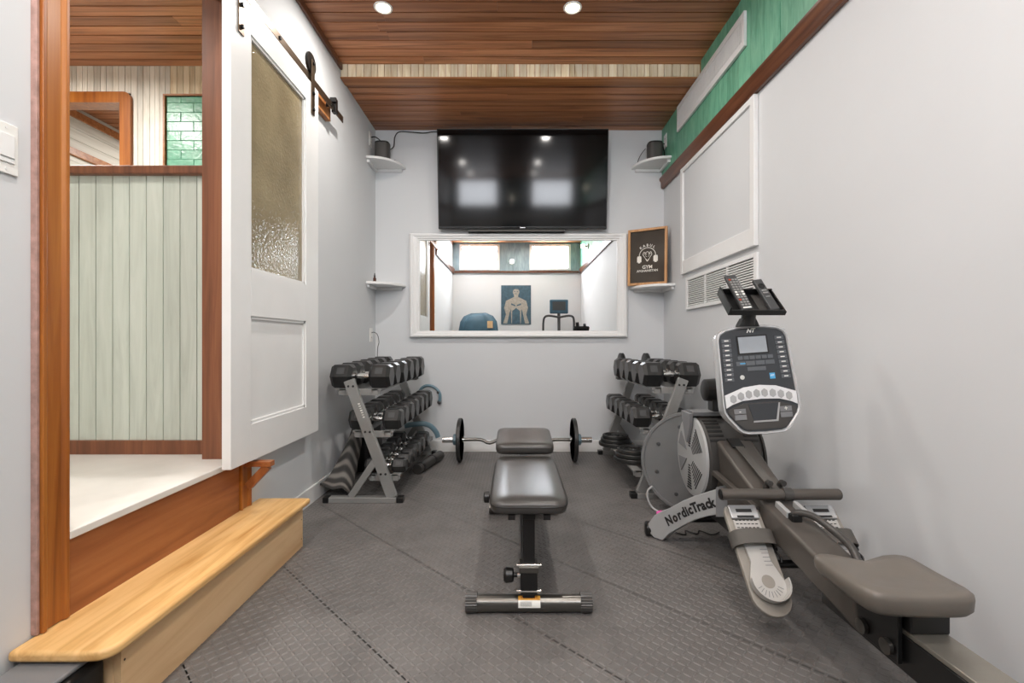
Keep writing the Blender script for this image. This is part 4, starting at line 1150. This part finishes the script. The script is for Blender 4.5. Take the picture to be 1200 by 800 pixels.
# console, arm and pivot
MB().tube([(RX, 2.19, 0.64), (RX, 2.15, 0.70), (RX-0.01, 2.08, 0.75), (RX-0.015, 1.96, 0.80), (RX-0.015, 1.875, 0.82)], 0.026, 12, 4).build('console_arm', 'black', ro, smooth=50)
MB().lathe([(0, 0.036), (0.006, 0.048), (0.05, 0.052), (0.075, 0.052), (0.082, 0.040)], (RX-0.105, 2.12, 0.738), (1,0,0), 22).build('arm_pivot', 'black', ro, smooth=40)
MB().box(RX-0.075, RX+0.03, 2.09, 2.15, 0.645, 0.72).build('pivot_bracket', 'black', ro, bevel=0.006)
Mc = Matrix.Translation((0.922, 1.80, 0.810)) @ Matrix.Rotation(R(-4.0), 4, 'Y') @ Matrix.Rotation(R(-8), 4, 'X')   # face towards -y
def outline(k=1.0, dz=0.0):
    P = [(-0.137, 0.165), (-0.128, 0.186), (-0.105, 0.199), (-0.055, 0.2075), (0, 0.210), (0.055, 0.2075), (0.105, 0.199), (0.128, 0.186), (0.137, 0.165),
         (0.1465, -0.095), (0.145, -0.118), (0.134, -0.140), (0.100, -0.182), (0.086, -0.195), (0.066, -0.201), (0, -0.204),
         (-0.066, -0.201), (-0.086, -0.195), (-0.100, -0.182), (-0.134, -0.140), (-0.145, -0.118), (-0.1465, -0.095)]
    return [(x*k, z*(1 - (1-k)*0.75) + dz) for x, z in P]
co = MB().loft([[(x, y, z) for x, z in outline(k)] for k, y in ((0.80, 0.055), (0.97, 0.045), (1.0, 0.02), (1.0, -0.004), (0.985, -0.010), (0.955, -0.010), (0.925, -0.004))], True, Mc).build('console', 'silver', ro, smooth=40)
MB().prism(outline(0.925), 'y', -0.0065, -0.0042, Mc).build('console_face', 'console_face', co)
MB().box(-0.062, 0.056, -0.0085, -0.0066, 0.098, 0.170, Mc).build('screen_bezel', 'black', co)
MB().box(-0.056, 0.050, -0.0095, -0.0086, 0.103, 0.165, Mc).build('screen', 'lcd', co)
for sx, x0 in ((-1, -0.118), (1, 0.084)):
    for k in range(9):
        z = 0.148 - k*0.0185
        kx = x0 + (0.002 if sx > 0 else -0.002)*k*0.4
        b = MB().box(kx, kx+0.034, -0.0085, -0.0066, z, z+0.0135, Mc).build('button', 'console_key', co)
        MB().box(kx+0.009, kx+0.025, -0.0088, -0.0086, z+0.005, z+0.0085, Mc).build('button_mark', 'white_label', b)
for k in range(6):
    MB().box(-0.066+k*0.023, -0.066+k*0.023+0.019, -0.0085, -0.0066, 0.079, 0.092, Mc).build('button', 'console_key', co)
for k, w in enumerate((0.03, 0.03, 0.03, 0.03)):
    MB().box(-0.074+k*0.037, -0.074+k*0.037+0.034, -0.0085, -0.0066, 0.056, 0.072, Mc).build('button', 'console_key', co)
MB().box(-0.060, -0.040, -0.0090, -0.0086, 0.062, 0.066, Mc).build('print_mark', 'blue_mark', co)
MB().box(-0.035, 0.035, -0.0085, -0.0066, 0.034, 0.049, Mc).build('button', 'console_key', co)
tor = MB().lathe([(0, 0.0085), (0.001, 0.0085), (0.001, 0.006), (0, 0.006), (0, 0.0085)], (-0.058, -0.0068, 0.012), (0,-1,0), 16, M=Mc).build('print_ring', 'white_label', co)
MB().box(0.046, 0.066, -0.0080, -0.0066, 0.0, 0.022, Mc).build('print_badge', 'blue_mark', co)
text('console_logo', 'iFIT', 0.010, 'white_label', co, Mc @ Matrix.Translation((0.056, -0.0082, 0.012)) @ Matrix.Rotation(R(90), 4, 'X'), ext=0.0002)
text('console_logo', 'NT', 0.022, 'white_label', co, Mc @ Matrix.Translation((-0.004, -0.0068, 0.188)) @ Matrix.Rotation(R(90), 4, 'X'), ext=0.0002, shear=0.4, bold=0.0008)
# pale band of hexagon relief
band = [(-0.134, -0.052), (-0.060, -0.026), (0, -0.020), (0.060, -0.026), (0.134, -0.052), (0.134, -0.100), (0.110, -0.088), (0.070, -0.076), (0, -0.072), (-0.070, -0.076), (-0.110, -0.088), (-0.134, -0.100)]
bnd = MB().prism(band, 'y', -0.0115, -0.0066, Mc).build('pattern_band', 'console_band', co)
for k in range(8):
    x = -0.105 + k*0.030
    z = -0.050 - 0.022*abs(x/0.12)**2
    MB().prism([(x+0.0135*math.cos(R(60*q+30)), z+0.0165*math.sin(R(60*q+30))) for q in range(6)], 'y', -0.0135, -0.0116, Mc).build('pattern_hexagon', 'rower_light', bnd, bevel=0.0012, seg=1)
lowp = [(-0.128, -0.108), (-0.066, -0.086), (0.066, -0.086), (0.128, -0.108), (0.126, -0.125), (0.080, -0.178), (0.060, -0.184), (-0.060, -0.184), (-0.080, -0.178), (-0.126, -0.125)]
lp = MB().prism(lowp, 'y', -0.0095, -0.0066, Mc).build('lower_panel', 'rower_dark', co)
MB().prism([(-0.052, -0.090), (0.062, -0.090), (0.046, -0.150), (-0.038, -0.150)], 'y', -0.0115, -0.0096, Mc).build('speaker_panel', 'console_face', co)
MB().prism([(-0.038, -0.152), (0.046, -0.152), (0.062, -0.090), (0.068, -0.090), (0.052, -0.158), (-0.040, -0.158)], 'y', -0.0118, -0.0096, Mc).build('trim_line', 'rower_light', co)
for s, tx in ((-1, '-'), (1, '+')):
    kx = s*0.086
    for z in (-0.115, -0.137):
        q = MB().box(kx-0.022, kx+0.022, -0.0125, -0.0096, z-0.009, z+0.010, Mc).build('rocker_key', 'rower_grey', co, bevel=0.001)
    text('key_symbol', tx, 0.026, 'white_label', q, Mc @ Matrix.Translation((kx, -0.0128, -0.114)) @ Matrix.Rotation(R(90), 4, 'X'), ext=0.0002)
# remote tray on a stalk above the console
Mt = Matrix.Translation((0.897, 1.80, 1.100)) @ Matrix.Rotation(R(42), 4, 'X')      # tray leans towards the rower
ty = MB()
ty.box(-0.100, 0.100, -0.060, 0.060, -0.006, 0.0, Mt)
ty.box(-0.100, 0.100, -0.066, -0.060, -0.006, 0.018, Mt); ty.box(-0.100, 0.100, 0.060, 0.066, -0.006, 0.022, Mt)
ty.box(-0.106, -0.100, -0.066, 0.066, -0.006, 0.030, Mt); ty.box(0.100, 0.106, -0.066, 0.066, -0.006, 0.012, Mt)
tray = ty.build('remote_tray', 'black', ro, bevel=0.0015)
MB().box(0.018, 0.052, -0.058, 0.050, 0.0002, 0.002, Mt).build('tray_pad', 'rower_dark', tray)
MB().cyl((0.892, 1.812, 1.020), (0.895, 1.805, 1.085), 0.026, n=18).build('tray_stalk', 'black', ro, smooth=40)
MB().prism([(0.852, 1.012), (0.932, 1.012), (0.916, 1.045), (0.870, 1.045)], 'y', 1.795, 1.835).build('tray_clamp', 'black', ro, bevel=0.004)
# handle on its two hooks
HY, HZ = 1.695, 0.408
hd = MB().cyl((RX-0.212, HY, HZ), (RX+0.21, HY, HZ), 0.0195, n=20).build('handle', 'rower_beam', ro, smooth=40)
MB().cyl((RX-0.215, HY, HZ), (RX-0.2121, HY, HZ), 0.0175, n=20).cyl((RX+0.2101, HY, HZ), (RX+0.213, HY, HZ), 0.0175, n=20).build('handle_cap', 'black', hd)
MB().cyl((RX+0.008, HY, HZ), (RX+0.040, HY, HZ), 0.0225, n=20).build('handle_collar', 'rower_dark', hd, smooth=40)
for x in (RX-0.024, RX+0.024):
    MB().tube([(x, 1.745, 0.37), (x, 1.742, 0.42), (x, 1.73, 0.440), (x, 1.712, 0.441)], 0.0105, 10, 4).build('handle_hook', 'rower_dark', ro, smooth=50)
for x in (RX-0.022, RX+0.040):
    MB().bar((x, 1.675, 0.380), (x, 1.60, 0.366), 0.016, 0.026).build('handle_rest', 'rower_light', ro, bevel=0.003)
# foot rests
def footrest(s):
    x = RX + (0.152 if s > 0 else -0.126)
    a, b = Vector((x - s*0.012, 1.735, 0.350)), Vector((x, 1.480, 0.092))
    M = frame_to((1,0,0), a-b, b)            # y runs up the plate, z faces the rower
    if M.to_3x3() @ Vector((0,0,1)) @ Vector((0,-1,0)) < 0: M = M @ Matrix.Rotation(math.pi, 4, 'Y')
    Ln = (a-b).length
    def plate(w, y0, y1, yr=None):
        pts = [(w/2*math.cos(R(q)), y0 + w/2 + w/2*math.sin(R(q))) for q in range(180, 361, 15)]
        return pts + [(w*0.50, y1-0.02), (w*0.42, y1), (-w*0.42, y1), (-w*0.50, y1-0.02)]
    p = MB().prism(plate(0.128, 0.0, Ln), 'z', -0.012, 0.006, M).build('foot_plate', 'foot_plate', ro, bevel=0.004)
    hc = [(0.056*math.cos(R(q)), 0.095 + 0.056*math.sin(R(q))) for q in range(165, 376, 15)] + [(0.034, 0.165), (0.040, 0.27), (-0.040, 0.27), (-0.034, 0.165)]
    h = MB().prism(hc, 'z', 0.0065, 0.018, M).build('heel_slider', 'foot_light', ro, bevel=0.003)
    cup = MB(); rg = []
    for q in range(170, 371, 10):
        c, sn = math.cos(R(q)), math.sin(R(q))
        rg.append([(r*c, 0.095 + r*sn, z) for r, z in ((0.054, 0.018), (0.060, 0.018), (0.061, 0.042), (0.056, 0.042))])
    cup.loft(rg, True, M).build('heel_cup', 'foot_light', ro, smooth=40)
    MB().lathe([(0.0182, 0.0), (0.0186, 0.021)], (0, 0.100, 0), (0,0,1), 20, M=M).build('heel_opening', 'foot_plate', h)
    for k in range(9):
        q = R(205 + k*16)
        MB().bar(M @ Vector((0.028*math.cos(q), 0.098+0.028*math.sin(q), 0.0184)), M @ Vector((0.046*math.cos(q), 0.098+0.046*math.sin(q), 0.0184)), 0.0018, 0.001, M.to_3x3() @ Vector((0,0,1))).build('tick_mark', 'rower_grey', h)
    for k in range(5):
        MB().box(0.010, 0.034, 0.150+k*0.013, 0.152+k*0.013, 0.0182, 0.0188, M).build('tick_mark', 'rower_grey', h)
    MB().box(-0.046, 0.046, 0.272, Ln-0.055, 0.0065, 0.014, M).build('tread_pad', 'foot_light', ro, bevel=0.002)
    for r_ in range(3):
        for k in range(6):
            MB().box(-0.040+k*0.0135, -0.031+k*0.0135, 0.278+r_*0.013, 0.281+r_*0.013, 0.0142, 0.015, M).build('tread_slot', 'ink', h)
    bu = MB().box(-0.050, 0.050, Ln-0.052, Ln-0.002, 0.0065, 0.020, M).build('toe_plate', 'silver', ro, bevel=0.004)
    MB().box(-0.028, 0.028, Ln-0.030, Ln-0.018, 0.0202, 0.021, M).build('toe_slot', 'ink', bu)
    MB().box(-0.030, 0.030, Ln-0.050, Ln-0.042, 0.0202, 0.021, M).build('toe_slot', 'ink', bu)
    # strap arching over the foot
    sp = []
    for q in range(0, 181, 12):
        c, sn = math.cos(R(q)), math.sin(R(q))
        ux = math.copysign(abs(c)**0.6, c)*0.074; uz = 0.0 + 0.058*abs(sn)**0.7
        sp.append([(ux, 0.212, uz-0.006), (ux, 0.262, uz-0.006), (ux*0.96, 0.262, uz-0.010), (ux*0.96, 0.212, uz-0.010)])
    MB().loft(sp, True, M).build('foot_strap', 'strap_grey', ro, smooth=50)
    MB().box(0.062, 0.080, 0.205, 0.25, -0.02, 0.004, M).build('strap_buckle', 'black', ro, bevel=0.003)
    MB().tube([M @ Vector(v) for v in ((0.072, 0.205, -0.005), (0.080, 0.185, 0.0), (0.078, 0.168, -0.004))], 0.004, 6, 3).build('strap_tail', 'black', ro, smooth=50)
footrest(-1); footrest(1)
MB().cyl((RX-0.13, 1.62, 0.195), (RX+0.13, 1.62, 0.195), 0.014, n=12).build('foot_axle', 'black_metal', ro, smooth=40)
# carry grip on the beam
MB().box(RX-0.026, RX+0.010, 1.575, 1.605, 0.345, 0.378).build('grip_end', 'black', ro, bevel=0.006)
MB().tube([(RX-0.008, 1.60, 0.352), (RX-0.006, 1.588, 0.380), (RX+0.026, 1.55, 0.384), (RX+0.044, 1.48, 0.366), (RX+0.048, 1.41, 0.348), (RX+0.046, 1.37, 0.316)], 0.0115, 10, 5).build('carry_grip', 'rower_dark', ro, smooth=50)
# seat
def seat():
    rings = []
    hw, hl = 0.127, 0.118
    yaw = Matrix.Translation((0.918, 1.163, 0)) @ Matrix.Rotation(R(-2), 4, 'Z')
    def ring(k, z, dish=0.0):
        r = []
        for i in range(56):
            a = 2*math.pi*i/56
            e = 0.27
            ux = math.copysign(abs(math.cos(a))**e, math.cos(a)); uy = math.copysign(abs(math.sin(a))**e, math.sin(a))
            x = ux*hw*k*(1 + 0.10*(-uy)*0.0); y = uy*hl*k
            if uy > 0: y -= 0.030*k*math.exp(-(x/0.035)**2)          # notch at the front
            if uy < 0: x *= 1.0 - 0.06*abs(uy)**2
            zz = z + dish*(abs(x)/hw)**2 + (0.012*max(0, -uy)**2*k if z > 0.35 else 0)
            r.append((yaw @ Vector((x, y, 0))).to_tuple()[:2] + (zz,))
        return r
    for k, z, d in ((0.70, 0.338, 0.0), (0.93, 0.341, 0.004), (0.985, 0.350, 0.006), (1.0, 0.363, 0.007), (0.985, 0.373, 0.009), (0.93, 0.379, 0.011), (0.7, 0.381, 0.012), (0.4, 0.380, 0.010), (0.12, 0.379, 0.006)):
        rings.append(ring(k, z, d))
    return MB().loft(rings)
seat().build('seat', 'rower_seat', ro, smooth=60)
MB().box(RX-0.045, RX+0.045, 1.08, 1.23, 0.2855, 0.3375).build('seat_carriage', 'black', ro, bevel=0.004)
for s in (-1, 1):
    MB().box(RX+s*0.054-0.006, RX+s*0.054+0.006, 1.10, 1.23, 0.205, 0.330).build('carriage_plate', 'black', ro, bevel=0.002)
    for y in (1.125, 1.205):
        MB().lathe([(0, 0.006), (0.002, 0.018), (0.012, 0.018), (0.014, 0.008)], (RX+s*0.060, y, 0.232), (s,0,0), 16).build('carriage_roller', 'steel_dark', ro, smooth=40)

# remotes lying in the tray
def remote(label, x, w, L, mat, rz, cat_keys):
    t = thing('remote_control', label, 'remote', (0,0,0), local=True)
    M = Mt @ Matrix.Translation((x, -0.055, 0.009)) @ Matrix.Rotation(R(rz), 4, 'Z') @ Matrix.Rotation(R(13), 4, 'X')
    t.location = M.translation
    M = Matrix.Translation(-M.translation) @ M
    MB().box(-w/2, w/2, 0.0, L, -0.006, 0.008, M).build('body', mat, t, bevel=0.003)
    cat_keys(t, M)
    return t
def keys_many(t, M):
    for r_ in range(11):
        for c_ in range(3):
            mt = 'white_label' if r_ in (4, 5) and c_ != 1 else ('hdr_red' if (r_, c_) in ((10, 0), (2, 0)) else 'rack_grey')
            MB().box(-0.017+c_*0.0125, -0.008+c_*0.0125, 0.018+r_*0.0125, 0.0255+r_*0.0125, 0.0081, 0.0095, M).build('key', mt, t)
    MB().box(-0.016, 0.016, 0.006, 0.012, 0.0081, 0.0085, M).build('maker_mark', 'white_label', t)
def keys_few(t, M):
    MB().lathe([(0.0081, 0.013), (0.010, 0.012), (0.010, 0.007), (0.0085, 0.006)], (0, 0.115, 0), (0,0,1), 20, M=M).build('ring_key', 'black_gloss', t)
    for y in (0.09, 0.078): MB().box(-0.010, 0.010, y, y+0.006, 0.0081, 0.0095, M).build('key', 'rack_grey', t)
    MB().box(-0.008, 0.008, 0.060, 0.064, 0.0081, 0.0090, M).build('key', 'rack_grey', t)
remote('dark remote control crowded with pale keys in the tray above the console', -0.035, 0.044, 0.172, 'rack_dark', 8, keys_many)
remote('slim black remote control with one ring key in the tray above the console', 0.066, 0.036, 0.150, 'rack_dark', 10, keys_few)

# ------------------------------------------------------------------ half-ball balance trainer leaning by the rack
n = Vector((-0.38, -0.92, 0.10)).normalized()
ctr = Vector((0.985, 2.62, 0.288)); RB = 0.278
bo = thing('balance_trainer', 'round grey balance trainer platform standing on edge behind the rowing machine drum', 'balance trainer', (ctr.x, ctr.y, 0))
MB().lathe([(-0.030, RB*0.94), (-0.024, RB), (0.006, RB), (0.014, RB*0.985), (0.014, RB*0.94), (0.010, RB*0.925), (0.010, 0.0)], ctr, n, 56).build('platform', 'bosu_grey', bo, smooth=35)
MB().lathe([(-0.0301, RB*0.93), (-0.055, RB*0.88), (-0.085, RB*0.74), (-0.105, RB*0.52), (-0.115, RB*0.25), (-0.117, 0.0)], ctr, n, 40).build('dome', 'bosu_dome', bo, smooth=60)
tt = Vector((0,0,1)); ua = (tt - n*tt.dot(n)).normalized(); ub = n.cross(ua)
for k in range(8):
    a = R(45*k + 20)
    p = ctr + (ua*math.cos(a) + ub*math.sin(a))*RB*0.72 + n*0.0102
    MB().lathe([(0, 0.011), (0.004, 0.009), (0.005, 0.0)], p, n, 10).build('screw', 'rack_dark', bo, smooth=50)
tg = thing('pump_tag', 'small bright pink tag on a grey cord loop on the floor by the balance trainer', 'tag', (0.775, 2.55, 0))
MB().prism([(0.762, 2.525), (0.815, 2.52), (0.822, 2.56), (0.79, 2.575), (0.765, 2.56)], 'z', 0.0025, 0.040).build('tag', 'pink', tg, bevel=0.006)
MB().tube([(0.785, 2.565, 0.03), (0.755, 2.60, 0.045), (0.735, 2.615, 0.09), (0.74, 2.625, 0.13), (0.765, 2.63, 0.15)], 0.006, 8, 5).build('cord_loop', 'rower_light', tg, smooth=50)
cord('floor_wire', 'thin black wire squiggling across the rubber floor under the rowing machine', [(0.80, 2.36, 0.005), (0.84, 2.33, 0.005), (0.86, 2.38, 0.005), (0.90, 2.34, 0.005), (0.93, 2.38, 0.005), (0.97, 2.33, 0.005), (1.02, 2.36, 0.005)], 0.003)

# ------------------------------------------------------------------ behind the camera, seen in the mirror
po = thing('wall_poster', 'blue-grey poster of a bare-chested muscular figure on the rear wall', 'poster', (0.03, YR, 1.3))
def PXZ(u, v): return (-0.26 + u*0.58, 1.29 + v*0.76)
a, b = PXZ(0, 0); c, d = PXZ(1, 1)
MB().box(a, c, YR+0.002, YR+0.012, b, d).build('sheet', 'photo_dark', po)
body = [(0.06,0.02),(0.16,0.25),(0.10,0.42),(0.16,0.60),(0.32,0.66),(0.43,0.70),(0.43,0.74),(0.39,0.82),(0.41,0.91),(0.50,0.94),(0.59,0.91),(0.61,0.82),(0.57,0.74),(0.57,0.70),(0.68,0.66),(0.84,0.60),(0.90,0.42),(0.84,0.25),(0.94,0.02),(0.80,0.02),(0.72,0.30),(0.68,0.40),(0.66,0.02),(0.34,0.02),(0.32,0.40),(0.28,0.30),(0.20,0.02)]
MB().prism([PXZ(u, v) for u, v in body], 'y', YR+0.0121, YR+0.0135).build('figure_print', 'photo_light', po)
for pts in ([(0.36,0.02),(0.64,0.02),(0.63,0.34),(0.50,0.42),(0.37,0.34)], [(0.33,0.50),(0.48,0.46),(0.48,0.49),(0.34,0.54)], [(0.67,0.50),(0.52,0.46),(0.52,0.49),(0.66,0.54)], [(0.395,0.86),(0.41,0.915),(0.50,0.95),(0.59,0.915),(0.605,0.86),(0.56,0.90),(0.44,0.90)], [(0.43,0.83),(0.48,0.835),(0.48,0.845),(0.43,0.845)], [(0.52,0.835),(0.57,0.83),(0.57,0.845),(0.52,0.845)], [(0.46,0.775),(0.54,0.775),(0.52,0.787),(0.48,0.787)]):
    MB().prism([PXZ(u, v) for u, v in pts], 'y', YR+0.0136, YR+0.0145).build('shade_print', 'photo_dark', po)
cv = thing('covered_machine', 'dark teal fabric cover draped over a tall gym machine by the rear wall', 'machine', (-0.68, -0.72, 0))
rings = []
for z, k in ((0.01, 1.06), (0.3, 1.04), (0.8, 1.0), (1.15, 0.97), (1.32, 0.90), (1.42, 0.72), (1.46, 0.45)):
    rings.append([(-0.68 + 0.38*k*math.copysign(abs(math.cos(q))**0.6, math.cos(q)) + 0.012*math.sin(9*q), -0.72 + 0.26*k*math.copysign(abs(math.sin(q))**0.6, math.sin(q)) + 0.012*math.cos(11*q), z + 0.03*math.sin(q*2)*(z > 1.2)) for q in [2*math.pi*i/48 for i in range(48)]])
MB().loft(rings).build('fabric_cover', 'teal_cover', cv, smooth=60)
MB().box(-0.50, -0.40, -0.500, -0.470, 1.20, 1.33).build('patch', 'ply', cv, bevel=0.004)
eb2 = thing('exercise_bike', 'dark exercise bike with a square console and curved handlebars by the rear wall', 'exercise bike', (0.80, -0.6, 0))
ex, ey = 0.82, -0.55
MB().cyl((ex, ey, 0.5), (ex, ey-0.03, 1.56), 0.028, n=14).build('mast', 'rack_dark', eb2, smooth=40)
for s in (-1, 1):
    MB().tube([(ex, ey, 1.40), (ex+s*0.10, ey, 1.42), (ex+s*0.20, ey+0.0, 1.43), (ex+s*0.265, ey-0.02, 1.40), (ex+s*0.285, ey-0.06, 1.30), (ex+s*0.285, ey-0.10, 1.12)], 0.020, 10, 5).build('handlebar', 'rack_dark', eb2, smooth=50)
MB().box(ex-0.17, ex+0.17, ey-0.05, ey+0.01, 1.47, 1.73).build('console', 'teal_cover', eb2, bevel=0.02, seg=3)
MB().box(ex-0.12, ex+0.12, ey+0.0101, ey+0.014, 1.53, 1.69).build('console_back', 'rack_dark', eb2, bevel=0.01)
MB().lathe([(0, 0.24), (0.01, 0.26), (0.13, 0.26), (0.14, 0.24)], (ex-0.07, ey+0.02, 0.32), (1,0,0), 36).build('flywheel_housing', 'rack_dark', eb2, smooth=40)
MB().box(ex-0.05, ex+0.05, ey-0.40, ey+0.0, 0.20, 0.34).build('frame', 'rack_dark', eb2, bevel=0.01)
MB().cyl((ex, ey-0.30, 0.30), (ex, ey-0.33, 0.92), 0.024, n=12).build('seat_post', 'rack_dark', eb2, smooth=40)
MB().box(ex-0.10, ex+0.10, ey-0.44, ey-0.20, 0.92, 0.98).build('saddle', 'black', eb2, bevel=0.02, seg=3)
for y in (ey+0.22, ey-0.42): MB().cyl((ex-0.24, y, 0.033), (ex+0.24, y, 0.033), 0.03, n=14).build('foot_bar', 'rack_dark', eb2, smooth=40)
MB().box(ex-0.03, ex+0.03, ey-0.42, ey+0.22, 0.05, 0.10).build('floor_beam', 'rack_dark', eb2, bevel=0.004)
